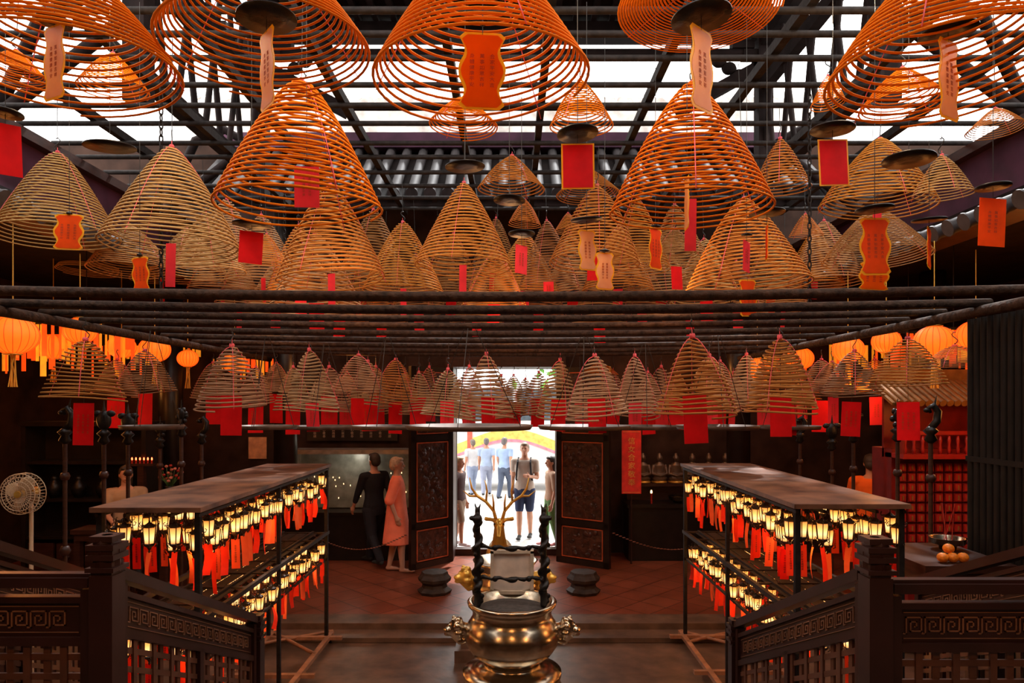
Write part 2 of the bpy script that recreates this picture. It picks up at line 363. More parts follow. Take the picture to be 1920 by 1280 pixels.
U=[(120,-80,222,395,1,'o',None),(490,-120,182,388,0,'o',None),(897,-100,240,402,7,'o',None),(1770,-90,236,420,1,'o',None),(1310,-330,36,300,0,'o',None),
(565,155,435,305,7,'o',None),(1297,160,437,302,2,'o','rl'),(322,278,492,246,0,'t','rl'),(108,288,470,208,2,'t',None),(20,205,388,150,1,'m',None),(1945,230,385,160,0,'m',None),
(870,345,520,182,0,'m','rl'),(1650,262,416,205,1,'m','rl'),(1120,350,512,170,7,'m','rr'),(1640,392,505,190,2,'t',None),(1395,375,560,232,0,'m','ws'),
(620,350,545,200,7,'m','rl'),(755,418,560,152,2,'m','rl'),(985,438,560,135,0,'m','rp'),(490,405,545,142,2,'t','rl'),(1545,415,545,140,0,'t',None),
(245,425,522,150,1,'t',None),(350,430,530,140,0,'t',None),(420,440,555,125,2,'t','rl'),(590,440,590,170,1,'t','rr'),(680,450,575,130,0,'m','rr'),
(850,440,575,125,2,'d','rr'),(930,470,590,130,0,'m','rr'),(1070,440,570,125,0,'t','rt'),(1160,425,560,135,2,'m','rp'),(1235,440,570,130,0,'t','rr'),
(1320,450,580,135,1,'t','rr'),(1450,440,568,120,2,'t','ws'),(1530,430,545,110,0,'m','rp'),(1200,480,600,110,0,'d','rp'),(780,480,600,112,2,'d','rp'),
(1010,480,600,105,1,'d','rr'),(520,490,600,115,0,'t','rp'),(640,500,610,110,2,'d','rr'),(1380,490,600,110,0,'d','rp'),(1120,500,615,105,1,'d','rr'),(890,510,615,105,0,'d','rp'),(1290,505,610,105,2,'d','rp'),(720,505,612,100,1,'d','rr'),(450,500,590,100,1,'t','rl'),(1470,495,590,100,0,'t','rl'),
(700,395,548,140,2,'d',None),(1265,385,525,130,0,'d','rr'),(1195,375,520,128,2,'m',None),(385,400,525,135,2,'t',None),(560,425,580,140,2,'m','rp'),(1025,415,550,115,2,'d','rp'),(1600,425,530,115,2,'t',None),(300,455,535,110,2,'t','rl'),(170,450,520,110,2,'t',None),(820,420,560,110,2,'d',None),(930,400,530,100,0,'d','rr'),(425,375,505,120,1,'t',None)]
for a in U: coil(*a[:6],True,a[6])
S=[(960,275,375,126,3,'m',7.1),(1088,152,262,120,4,'o',5.35),(870,184,264,130,3,'o',5.35),(1102,290,385,120,4,'m',7.1),(985,376,430,62,3,'m',8.0),
(1463,262,372,105,4,'m',6.2),(1766,293,383,104,3,'t',5.35),(1866,204,258,98,3,'m',4.7),(1692,130,234,150,3,'o',4.7),
(1552,142,210,62,3,'o',5.35),(212,102,196,122,3,'o',4.7),(1065,400,440,50,3,'m',8.5),(1510,402,450,62,3,'m',8.0),(1265,430,490,90,4,'d',8.0),(500,440,500,70,3,'m',8.0),(30,95,170,110,4,'o',4.2)]
for cx,a,b,w,v,ck,d in S: coil(cx,a,b,w,v,ck,True,None,d)
Lc=[(160,640,748,142,5,'m','rt'),(272,650,736,108,6,'d','rr'),(435,652,768,128,5,'t','rr'),(518,664,735,64,6,'t','rr'),(580,655,768,100,6,'t','rp'),
(672,643,735,98,5,'t','rr'),(742,658,752,92,6,'m','rr'),(617,690,770,90,5,'t','rt'),(840,695,782,100,6,'t','rp'),(912,658,785,94,5,'t','rr'),(805,690,765,66,6,'d','rp'),
(963,705,775,60,6,'t','rt'),(1050,678,782,84,5,'t','rr'),(1124,632,680,72,6,'o',None),(1115,670,786,118,5,'t','rt'),(1190,670,782,92,6,'t','rp'),(1298,635,782,150,6,'m','rr'),
(1462,625,772,132,5,'m','rr'),(1602,660,742,112,6,'d','rt'),(1702,630,722,132,5,'m','rt'),(1560,680,740,90,6,'d','rp'),(1790,600,692,110,5,'d',None),(1888,565,690,118,6,'d',None),
(400,668,745,80,5,'t','rr'),(705,690,775,74,6,'t','rr'),(1010,700,780,70,5,'t','rt'),(1088,712,785,66,6,'t','rp'),(940,706,782,62,5,'t','rr'),(1240,690,775,80,5,'t','rp'),(1350,680,772,84,6,'t','rr'),(1430,690,770,80,6,'m','rp'),(1500,690,768,80,5,'m','rp'),(860,715,780,60,6,'t',None),(985,712,778,56,5,'t',None),(1150,700,775,62,5,'t','rr'),(760,700,776,64,5,'t',None),(480,690,760,70,5,'t','rt'),(1270,700,778,66,6,'m','rr'),(1375,700,770,62,5,'t','rl'),(650,700,772,64,6,'t','rp'),
(550,690,770,72,5,'t','rr'),(690,680,765,84,5,'t','rt'),(785,700,775,70,5,'t','rr'),(1215,700,778,70,6,'t','rr'),(1330,670,775,100,5,'m','rp'),(1400,660,760,90,5,'t',None),(1540,665,735,84,5,'t','rr'),(1640,670,735,90,5,'m','rp'),(220,670,742,84,5,'t','rt'),(880,690,785,80,6,'t','rp'),(1480,650,765,100,6,'m','rr')]
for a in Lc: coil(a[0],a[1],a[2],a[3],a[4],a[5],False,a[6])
discM=G().lathe([(.004,.012),(.05,.012),(.13,.0),(.135,.004),(.136,-.004),(.05,-.006),(.004,-.006)],n=28).mesh('plate',bronze)
def plate(px,py,w,d,tag=None,tpy=None,wl=None):
    z=Z(py,d); wl=max(.3,UZ-z)
    o=top('ash_plate' if w>25 else 'prayer_card_hanger','round blackened ash catching plate hung on wire' if w>25 else 'long wire carrying a written prayer card','ash plate' if w>25 else 'prayer card',None,(X(px,d),d,z),group='hanging ash plates' if w>25 else 'hanging prayer cards')
    s=w*d/F/.272; part('disc',discM,o,scale=(s,s,1),rot=(random.uniform(-.08,.08),random.uniform(-.08,.08),0)); part('hanging_wire',wireM,o,scale=(.7,.7,wl))
    if tag:
        L=(tpy-py)*d/F; part('card_string',wireM,o,(0,0,-L),scale=(.6,.6,L)); part('prayer_card',CARD[tag[0]],o,(0,0,-L),(0,random.uniform(-.06,.06),tag[1]),scale=(tag[2],1,tag[3]),label=TAGLAB[tag[0]])
for a in [(872,312,75,4.5,None,0),(500,34,110,3.0,('wp',-.85,1.1,1.15),62),(905,45,10,2.9,('wo',.05,1.12,1.02),66),(1315,32,112,3.0,('wp',.75,1.25,1.2),58),(1778,60,100,3.1,('wp',.55,1.2,1.2),80),(102,40,60,2.9,('wp',-.45,1,1.05),52),
 (1083,250,78,3.9,('rb',0,1,.9),272),(1561,242,80,3.9,('rb',.1,.95,.92),264),(1704,299,92,4.0,None,0),(1640,392,68,3.8,('ws',.1,1.1,1.1),412),(1742,412,60,4.2,('ws',.9,1,.85),430),(1862,350,60,3.7,('ro',.1,1.2,1),372),(206,275,90,4.0,None,0),
 (10,212,60,3.6,('rr',.8,.9,1),232),(575,300,10,4.0,('rp',.1,1.1,1),312),(130,400,10,4.5,('ws',0,1.2,.8),404),(262,478,10,4.6,('ws',-.2,.8,.8),484),(472,420,70,4.6,('rr',.4,1,.8),434),(955,375,60,5.0,None,0),(1438,398,66,4.6,('ws',1.3,1,.8),424),(1640,485,20,4.0,('wo',0,1,.5),494),
 (978,438,50,5.2,('rp',.7,.9,.9),460),(1100,412,60,4.6,('wp',.5,1,.9),434),(1134,470,20,5.0,('wp',.3,1,.9),476),(1229,425,20,4.8,('ws',.8,1,1),430),(1400,440,20,4.8,('rp',.9,1,.9),452),(1288,330,20,4.0,('wp',1.5,1,1),336)]: plate(*a)
trayM=G().lathe([(.01,.0),(.48,.0),(.5,.025),(.51,.025),(.49,-.012),(.01,-.012)],n=40).mesh('tray',mat('smoky_tray',(.08,.045,.03),.5,.3,var=.4))
for px,w,d in((500,110,6.6),(610,120,7.2),(725,130,6.6),(880,235,5.9),(1095,170,6.6),(1210,130,7.2),(1345,150,6.5),(1480,110,7.2),(285,110,6.2)):
    R=w*d/F/2; o=top('drip_tray','wide shallow metal tray hung beneath incense coils','tray',None,(X(px,d),d,Z(802,d)),group='wide drip trays'); part('pan',trayM,o,scale=(R/.5,R/.5,1))
    for k in range(3):
        q=k*2.09+.4; x,y=R*.9*math.cos(q),R*.9*math.sin(q); part('hanging_wire',G().cyl((x,y,0),(x*.1,y*.1,.88),.0035,n=4).mesh('w',wire),o)
# ---------------------------------------------------------------- lantern racks
g=G(); g.cyl((0,0,0),(0,0,-.05),.004,n=5)
g.lathe([(.006,-.04),(.020,-.052),(.042,-.064),(.044,-.076),(.038,-.082)],n=6,sm=False)
for i in range(6):
    q=2*pi*i/6; c,s=math.cos(q),math.sin(q)
    g.cyl((c*.049,s*.049,-.078),(c*.036,s*.036,-.205),.004,n=4,sm=False)
    g.tube([(c*.042,s*.042,-.065),(c*.070,s*.070,-.07),(c*.078,s*.078,-.05),(c*.066,s*.066,-.042)],.0034,4)
    g.tube([(c*.036,s*.036,-.205),(c*.052,s*.052,-.19),(c*.058,s*.058,-.212),(c*.042,s*.042,-.224)],.0032,4)
g.lathe([(.034,-.197),(.040,-.203),(.038,-.213),(.018,-.228),(.006,-.25),(.01,-.258),(.003,-.27)],n=6,sm=False)
lframe=g.mesh('lantern_frame',mat('lantern_bronze',(.035,.018,.01),.4,.5,var=.4))
lglass=G().lathe([(.042,-.082),(.045,-.1),(.033,-.20)],n=6,sm=False).mesh('lantern_glass',glow)
def strip(W,H,m,bend):
    g=G(); K=6; vs=[]
    for i in range(K+1):
        t=i/K; y=bend*math.sin(t*3.0)*.03; a=t*bend*.5
        vs+=[(-W/2*math.cos(a),y-W/2*math.sin(a),-H*t),(W/2*math.cos(a),y+W/2*math.sin(a),-H*t)]
    g.add(vs,[(2*i,2*i+1,2*i+3,2*i+2) for i in range(K)],0); return g.mesh('strip',m)
tagred=mat('wish_strip_red',(.95,.04,.015),.6,var=.15,trans=.5,spec=.2); tagor=mat('wish_strip_coral',(1.0,.15,.05),.6,var=.15,trans=.55,spec=.2)
strips=[strip(.06,.24,tagred,1),strip(.045,.30,tagor,-1),strip(.055,.26,tagor,.6),strip(.04,.33,tagred,-.5),strip(.05,.2,tagred,.3)]
stripw=[]
for mm in(tagor,tagred):
    g=G().box((0,0,-.125),(.07,.002,.25)); addtext(g,"\n".join("合家平安身體健康"),.018,(0,-.0015,-.125),1,ext=.0002,line=1.05); stripw.append(g.mesh('strip',[mm,ink]))
def lantern(x,y,z,txt=False):
    o=top('palace_lantern','small lit hexagonal palace lantern with red wish strip','lantern',None,(x,y,z),random.uniform(0,1),group='rack lanterns')
    s=.86 if y<5.2 else .78; o.scale=(s,s,s)
    part('frame',lframe,o); part('glass',lglass,o)
    k=random.choice(stripw) if txt and random.random()<.6 else random.choice(strips)
    part('wish_strip',k,o,(0,0,-.262),(random.uniform(-.06,.06),random.uniform(-.08,.08),-o.rotation_euler[2]+(random.uniform(-.3,.3) if txt else random.uniform(-1.0,1.0))))
    return o
RACKLIGHTS=[]
def rack(x0,x1,y0,y1,inner):
    zt=1.84; zs=1.10; fz=-.12
    o=top('lantern_rack','long two-tier iron rack with rusty sheet roof and lanterns','rack',None,((x0+x1)/2,(y0+y1)/2,fz),group='lantern racks')
    W=x1-x0; L=y1-y0; ov=.05
    g=G().box((0,0,zt-fz),(W+ov,L+ov,.008))
    for sx in(-1,1): g.box((sx*(W+ov)/2,0,zt-fz-.012),(.008,L+ov,.03)); g.box((0,sx*(L+ov)/2,zt-fz-.012),(W+ov,.008,.03))
    part('roof_sheet',g.mesh('roof_sheet',rust),o)
    for sx in(-1,1):
        for sy in(-1,1): part('post',G().box((sx*W/2*.97,sy*L/2*.98,(zt-fz)/2+.06),(.035,.035,zt-fz-.14)).mesh('post',iron),o)
        part('post',G().box((sx*W/2*.97,0,(zt-fz)/2+.06),(.03,.03,zt-fz-.14)).mesh('post',iron),o)
    ri=mat('rack_iron',(.022,.011,.007),.6,.1,var=.5,scale=12,spec=.25)
    g=G()
    for sx in(-1,1): g.box((sx*W/2,0,zs-fz+.01),(.03,L,.035)); g.box((sx*W/2,0,zt-fz-.05),(.02,L,.02)); g.box((sx*(W/2-.18),0,zt-fz-.05),(.02,L,.02)); g.box((sx*(W/2-.02),0,zs-fz-.28),(.02,L,.02)); g.box((sx*(W/2-.16),0,zs-fz+.01),(.02,L,.02))
    for k in range(8): g.box((0,-L/2+k*L/7,zs-fz+.0),(W,.03,.015))
    for k in range(4): g.box((-W/4+W/6*k,0,zs-fz-.004),(W/7,L,.006))
    part('shelf',g.mesh('shelf',ri),o)
    g=G()
    for sx in(-1,1): g.box((sx*W/2,0,.09),(.05,L+.3,.04))
    for k in range(4): g.box((0,-L/2+k*L/3,.09),(W+.3,.05,.035))
    g.cyl((-W/2,L/2-.2,.1),(W/2,L/2+.2,.1),.018,n=6); g.cyl((W/2,L/2-.5,.1),(-W/2,L/2+.15,.1),.018,n=6)
    part('base_frame',g.mesh('base_frame',mat('worn_wood_bar',(.32,.14,.07),.5,var=.4)),o)
    for sx in(-1,1):
        for sy in(-1,1):
            part('caster',G().cyl((sx*W/2-.015,sy*(L/2+.1),.035),(sx*W/2+.015,sy*(L/2+.1),.035),.035,n=14).box((sx*W/2,sy*(L/2+.1),.06),(.04,.02,.05)).mesh('caster',iron),o)
    n=27
    for i in range(n):
        y=y0+.07+(L-.14)*i/(n-1)
        for x in(x0+.03,x1-.03):
            lantern(x+random.uniform(-.035,.035),y+random.uniform(-.02,.02),zt-.04-random.uniform(0,.09),txt=(y<5.3))
        for x in(x0+.06,x1-.04): lantern(x+random.uniform(-.035,.035),y+random.uniform(-.02,.02),zs-.02-random.uniform(0,.09),txt=(y<5.3))
        if i%2==0: lantern((x0+x1)/2+inner*.10,y+.05,zt-.12)
        if i%2==1: lantern((x0+x1)/2+inner*.10,y+.05,zs-.05)
    for k in(1,2,3):
        x=x0+W*k/4; lantern(x,y0+.03,zt-.06,True); lantern(x,y0+.03,zs-.03,True)
    for y in(y0+.4,(y0+y1)/2,y1-.4):
        for z in(zt-.32,zs-.32): RACKLIGHTS.append((x1-.16 if inner>0 else x0+.16,y,z))
rack(-2.62,-1.98,4.3,7.35,1)
rack(1.86,2.56,4.45,7.4,-1)
# ---------------------------------------------------------------- railings
def box8(g,fn,u0,u1,w0,w1,t,mi=0,y=0):
    P=[fn(u,y+yy,w) for yy in(-t/2,t/2) for (u,w) in((u0,w0),(u1,w0),(u1,w1),(u0,w1))]
    g.add(P,[(0,1,2,3),(7,6,5,4),(0,4,5,1),(1,5,6,2),(2,6,7,3),(3,7,4,0)],mi)
def railing(p0,p1,z0,z1,label,h=.92):
    p0=Vector(p0);p1=Vector(p1);D=p1-p0;L=D.length;D/=L;Nn=Vector((D.y,-D.x))
    def fn(u,y,w):
        p=p0+D*u+Nn*y; return (p.x,p.y,z0+(z1-z0)*u/L+w)
    o=top('stair_railing',label,'railing',None,(0,0,0),group='stair railings')
    g=G(); box8(g,fn,0,L,-.04,0,.07); box8(g,fn,0,L,.0,.015,.045); part('top_rail',g.mesh('top_rail',railwood),o)
    g=G(); box8(g,fn,0,L,-.28,-.245,.045); box8(g,fn,0,L,-h,-h+.06,.05); box8(g,fn,0,.035,-h,-.05,.05); box8(g,fn,L-.035,L,-h,-.05,.05); box8(g,fn,0,L,-.105,-.08,.045); box8(g,fn,L/2-.02,L/2+.02,-h,-.26,.045)
    part('frame',g.mesh('frame',railwood),o)
    g=G(); box8(g,fn,.035,L-.035,-.245,-.10,.012,0)
    m=.062; n=max(1,int((L-.12)/(m*1.25))); s0=(L-n*m*1.25)/2; z1_=-.208; z2_=-.142
    for k in range(n):
        b=s0+k*m*1.25
        pts=[(-.012,z1_),(0,z1_),(0,z2_),(m,z2_),(m,z1_+.010),(.018,z1_+.010),(.018,z2_-.018),(m-.020,z2_-.018),(m-.020,z1_+.028),(.034,z1_+.028)]
        for a,c in zip(pts,pts[1:]):
            box8(g,fn,b+min(a[0],c[0])-.0027,b+max(a[0],c[0])+.0027,min(a[1],c[1])-.0027,max(a[1],c[1])+.0027,.022,1)
    for w in(-.228,-.122): box8(g,fn,.05,L-.05,w-.0015,w+.0015,.02,1)
    part('fret_panel',g.mesh('fret_panel',[railwood,fretM]),o)
    g=G(); n=max(2,int(L/.075))
    for k in range(n):
        u=(k+.5)*L/n; box8(g,fn,u-.014,u+.014,-h+.05,-.27,.012,0,y=.006*(1 if k%2 else -1))
    for k in range(7):
        w=-.33-k*.08; box8(g,fn,.03,L-.03,w-.013,w+.013,.012,0)
    part('lattice_panel',g.mesh('lattice_panel',mat('lattice_brown',(.08,.028,.015),.45,var=.3)),o)
def newel(x,y,zt,zb,s=.1):
    o=top('newel_post','dark maroon carved square newel post with tiered cap','post',None,(x,y,zb),group='newel posts')
    H=zt-zb; part('shaft',G().box((0,0,(H-.16)/2),(s*.9,s*.9,H-.16)).box((0,0,.08),(s*1.2,s*1.2,.16)).mesh('shaft',railwood),o)
    g=G()
    for k,(w,z,h) in enumerate([(.8,.155,.02),(1.1,.135,.018),(.82,.115,.02),(1.08,.085,.022),(.95,.065,.018),(1.08,.045,.022),(.9,.012,.024)]): g.box((0,0,H-z),(s*w,s*w,h))
    g.lathe([(s*.5,H-.15),(s*.5,H-.03),(s*.43,H-.01),(s*.2,H)],n=8,sm=False)
    part('cap',g.mesh('cap',railwood),o)
PZ=.84
newel(-1.66,2.8,1.96,PZ,.105); newel(1.49,2.8,1.95,PZ,.105); newel(-1.61,4.3,1.17,-.12,.085); newel(1.41,4.3,1.14,-.12,.085)
railing((-3.3,2.8),(-1.72,2.8),1.79,1.79,'dark maroon platform railing with key fret band')
railing((1.55,2.8),(3.3,2.8),1.765,1.765,'dark maroon platform railing with key fret band')
railing((-1.655,2.86),(-1.615,4.25),1.80,1.17,'maroon stair railing sloping down with fret band',.8)
railing((1.48,2.86),(1.415,4.25),1.80,1.14,'maroon stair railing sloping down with fret band',.8)
railing((2.55,2.9),(2.50,4.2),1.98,1.42,'maroon side stair railing sloping down with fret band',.8)
railing((-2.50,2.95),(-2.48,4.0),1.98,1.5,'maroon side stair railing sloping down with fret band',.8)
# ---------------------------------------------------------------- front urn
ux,uy=0.0,4.85; b=-.12
def lionhead(s,m=brass):
    g=G(); g.ell((0,0,0),(.055,.05,.055)); g.ell((s*.045,-.01,-.01),(.035,.035,.028)); g.ell((s*.07,-.01,-.005),(.015,.02,.012)); g.ell((s*.05,-.01,-.035),(.03,.028,.012))
    for k in range(7):
        q=k*.9; g.ell((-s*.01,.045*math.cos(q),.05*math.sin(q)),(.026,.022,.022),8,6)
    for yy in(-.03,.03): g.ell((s*.02,yy,.05),(.015,.01,.02),8,6); g.ell((s*.045,yy*.7,.022),(.01,.009,.009),8,6)
    g.cap((-s*.07,0,-.01),(0,0,0),.04,.045); g.cap((s*.03,0,-.045),(-s*.02,0,-.085),.014,.02); g.cap((-s*.02,0,-.085),(-s*.06,0,-.07),.02,.02)
    return remesh(g,'lion_handle',m,.006,2)
o=top('incense_urn','polished brass incense urn with lion handles and dragon frame','urn',None,(ux,uy,b))
prof=[(.34,0),(.36,.06),(.33,.12),(.25,.2),(.24,.3),(.30,.42),(.355,.52),(.365,.60),(.335,.66),(.35,.70),(.35,.725),(.27,.745),(.20,.76),(.19,.79),(.22,.815),(.285,.86),(.325,.92),(.34,.98),(.332,1.03),(.30,1.08),(.282,1.11),(.278,1.14),(.29,1.17),(.312,1.19),(.318,1.215),(.30,1.225),(.275,1.21),(.262,1.15),(.01,1.14)]
part('bowl',G().lathe(prof,n=56).mesh('bowl',brass),o)
part('ash',G().lathe([(.252,1.13),(.24,1.165),(.15,1.175),(.01,1.18)],n=32).mesh('ash',mat('grey_ash',(.05,.04,.035),.9,var=.3,bump=.5,scale=30)),o)
part('lion_handle',lionhead(-1),o,(-.39,-.02,1.03),scale=(1.15,1.15,1.15)); part('lion_handle',lionhead(1),o,(.39,-.02,1.03),scale=(1.15,1.15,1.15))
def dragonpost(s):
    g=G(); g.cap((0,0,1.19),(0,0,1.86),.026,.020,10)
    P=[(.026*math.cos(t*.55),.026*math.sin(t*.55),1.2+t*.013) for t in range(46)]; R=[.018+.006*math.sin(t*.9) for t in range(46)]
    g.tube(P,R,8); g.ell((0,-.03,1.80),(.036,.045,.038)); g.ell((s*.035,-.05,1.81),(.024,.026,.018)); g.cap((0,-.01,1.83),(-s*.02,0,1.90),.012,.006); g.cap((0,.01,1.83),(s*.02,.03,1.90),.012,.006)
    for k in range(9): g.ell((.036*math.cos(k*2.1),.036*math.sin(k*2.1),1.25+k*.06),(.015,.015,.018),7,5)
    return remesh(g,'dragon_post',bronze,.007,1)
def bar(z,amp):
    g=G(); P=[(-.23+.46*t/16,0,z+amp*math.sin(pi*t/16)*-1+.008*math.sin(t*1.6)) for t in range(17)]; g.tube(P,[.013+.004*math.sin(t*1.9) for t in range(17)],8); g.ell((0,-.01,z-amp-.005),(.04,.022,.022))
    for k in(-.12,.12): g.ell((k,-.01,z-amp*.8),(.02,.018,.022))
    return remesh(g,'cross_bar',bronze,.006,1)
for s,x in((-1,-.245),(1,.225)): part('dragon_post',dragonpost(s),o,(x,0,0))
for z in(1.38,1.60): part('cross_bar',bar(z,.01),o,(0,0,0))
pfm=mat('pale_stone_frame',(.50,.40,.30),.5)
g=G().box((-.15,0,.15),(.025,.03,.32)).box((.15,0,.15),(.025,.03,.32)).box((0,0,.305),(.325,.03,.025)).box((0,0,.0),(.325,.03,.025)).box((0,.01,.15),(.28,.02,.29),1)
part('back_plaque',g.mesh('back_plaque',[pfm,mat('pale_panel',(.68,.54,.44),.45,var=.2,scale=9)]),o,(.0,.27,1.20),label='pale framed stone tablet')
o=top('incense_urn','smaller aged brass incense urn with gilded lion handles','urn',None,(-.06,6.1,-.12))
prof2=[(.26,0),(.28,.05),(.22,.12),(.17,.25),(.2,.5),(.17,.68),(.2,.76),(.28,.86),(.30,.96),(.29,1.06),(.25,1.13),(.26,1.18),(.29,1.22),(.27,1.22),(.22,1.16),(.01,1.15)]
part('bowl',G().lathe(prof2,n=44).mesh('bowl',brass),o)
for s in(-1,1): part('lion_handle',lionhead(s,goldM),o,(s*.35,-.02,1.08),scale=(1.3,1.3,1.3))
dy=7.05
ped=top('stone_pedestal','carved grey stone pedestal under the gilded deer','pedestal',G().box((0,0,.06),(.9,.75,.12)).box((0,0,.2),(.78,.62,.16)).box((0,0,.32),(.86,.7,.08)).mesh('pedestal',stone),(-.13,dy+.2,-.12))
g=G(); g.cap((0,.38,.58),(0,.0,.6),.12,.13); g.cap((0,.0,.62),(0,-.12,.82),.085,.055); g.cap((0,-.12,.82),(0,-.16,.9),.055,.045)
g.ell((0,-.19,.93),(.052,.07,.055)); g.cap((0,-.22,.91),(0,-.33,.85),.036,.022); g.ell((0,-.34,.85),(.02,.015,.015))
for s in(-1,1):
    g.cap((s*.05,-.15,.96),(s*.13,-.14,.985),.02,.008,8); g.ell((s*.095,-.145,.965),(.045,.01,.02))
    for y,yk in((0,.02),(.36,.42)): g.cap((s*.07,y,.52),(s*.075,yk,.3),.045,.024,10); g.cap((s*.075,yk,.3),(s*.075,y,.04),.022,.016,10); g.ell((s*.075,y-.01,.02),(.025,.035,.025))
g.cap((0,.5,.62),(0,.56,.56),.025,.012,8)
deer=top('gilded_deer','gilded standing deer statue with antlers beneath incense coils','deer statue',None,(-.13,dy+.02,.24),scale=(1.12,1.12,1.12))
part('body',remesh(g,'body',goldM,.009,2),deer)
for s in(-1,1):
    g=G(); K=[(s*.03,-.15,.97),(s*.05,-.13,1.04),(s*.12,-.11,1.12),(s*.20,-.10,1.17),(s*.25,-.10,1.24),(s*.27,-.11,1.34)]
    g.tube(K,[.016,.015,.014,.012,.010,.004],8); g.tube([K[1],(s*.05,-.17,1.12),(s*.06,-.19,1.2)],[.012,.009,.003],6); g.tube([K[2],(s*.11,-.12,1.22),(s*.13,-.13,1.32)],[.012,.009,.003],6); g.tube([K[3],(s*.27,-.1,1.17),(s*.33,-.1,1.22)],[.012,.009,.003],6)
    part('antler',g.mesh('antler',goldM),deer)
g=G()
for s in(-1,1): g.ell((s*.04,-.235,.94),(.009,.009,.009),8,6)
part('eyes',g.mesh('eyes',ink),deer)
# ---------------------------------------------------------------- door leaves, bearings
def leaf(hx,hy,fx,fy,lab):
    D=Vector((fx-hx,fy-hy)); L=D.length; ang=math.atan2(D.y,D.x); H=2.95
    o=top('door_leaf',lab,'door',None,(hx,hy,.08),ang,group='carved door leaves')
    g=G().box((L/2,0,H/2),(L-.14,.03,H-.1)); g.box((.035,0,H/2),(.09,.06,H)).box((L-.035,0,H/2),(.09,.06,H))
    for z in(.04,.62,1.9,2.3,H-.04): g.box((L/2,0,z),(L,.06,.09))
    part('frame',g.mesh('frame',blackwood),o)
    rnd=random.Random(3)
    for (z0,z1) in((.10,.56),(.68,1.84),(1.96,2.24),(2.36,2.88)):
        g=G(); 
        for s in(-1,1):
            g.box((L/2,s*.018,(z0+z1)/2),(L-.2,.012,z1-z0-.04),0)
            for k in range(int((z1-z0)*46)):
                x=rnd.uniform(.14,L-.14); z=rnd.uniform(z0+.05,z1-.05); r=rnd.uniform(.015,.045)
                g.ell((x,s*.025,z),(r,.012,r*rnd.uniform(.5,1.3)),7,5,0)
            for (a,b2,c,d2) in((.09,z0,L-.09,z0+.016),(.09,z1-.016,L-.09,z1),(.09,z0,.106,z1),(L-.106,z0,L-.09,z1)): g.box(((a+c)/2,s*.03,(b2+d2)/2),(c-a,.01,d2-b2),1)
        part('carved_panel',g.mesh('carved_panel',[carveM,mat('worn_red_gold_line',(.45,.09,.03),.4,.2)]),o)
leaf(-.93,10.45,-1.47,9.88,'black lacquered carved door leaf with red edging standing open')
leaf(.70,10.45,1.42,9.95,'black lacquered carved door leaf with red edging standing open')
for x in(-1.02,.94): top('door_bearing_stone','carved round dark stone base beside the entrance door','stone base',G().lathe([(.21,0),(.23,.04),(.17,.08),(.16,.12),(.21,.16),(.22,.2),(.18,.25),(.17,.28)],n=8,sm=False).mesh('b',dstone),(x,9.0,0),group='round door stones')
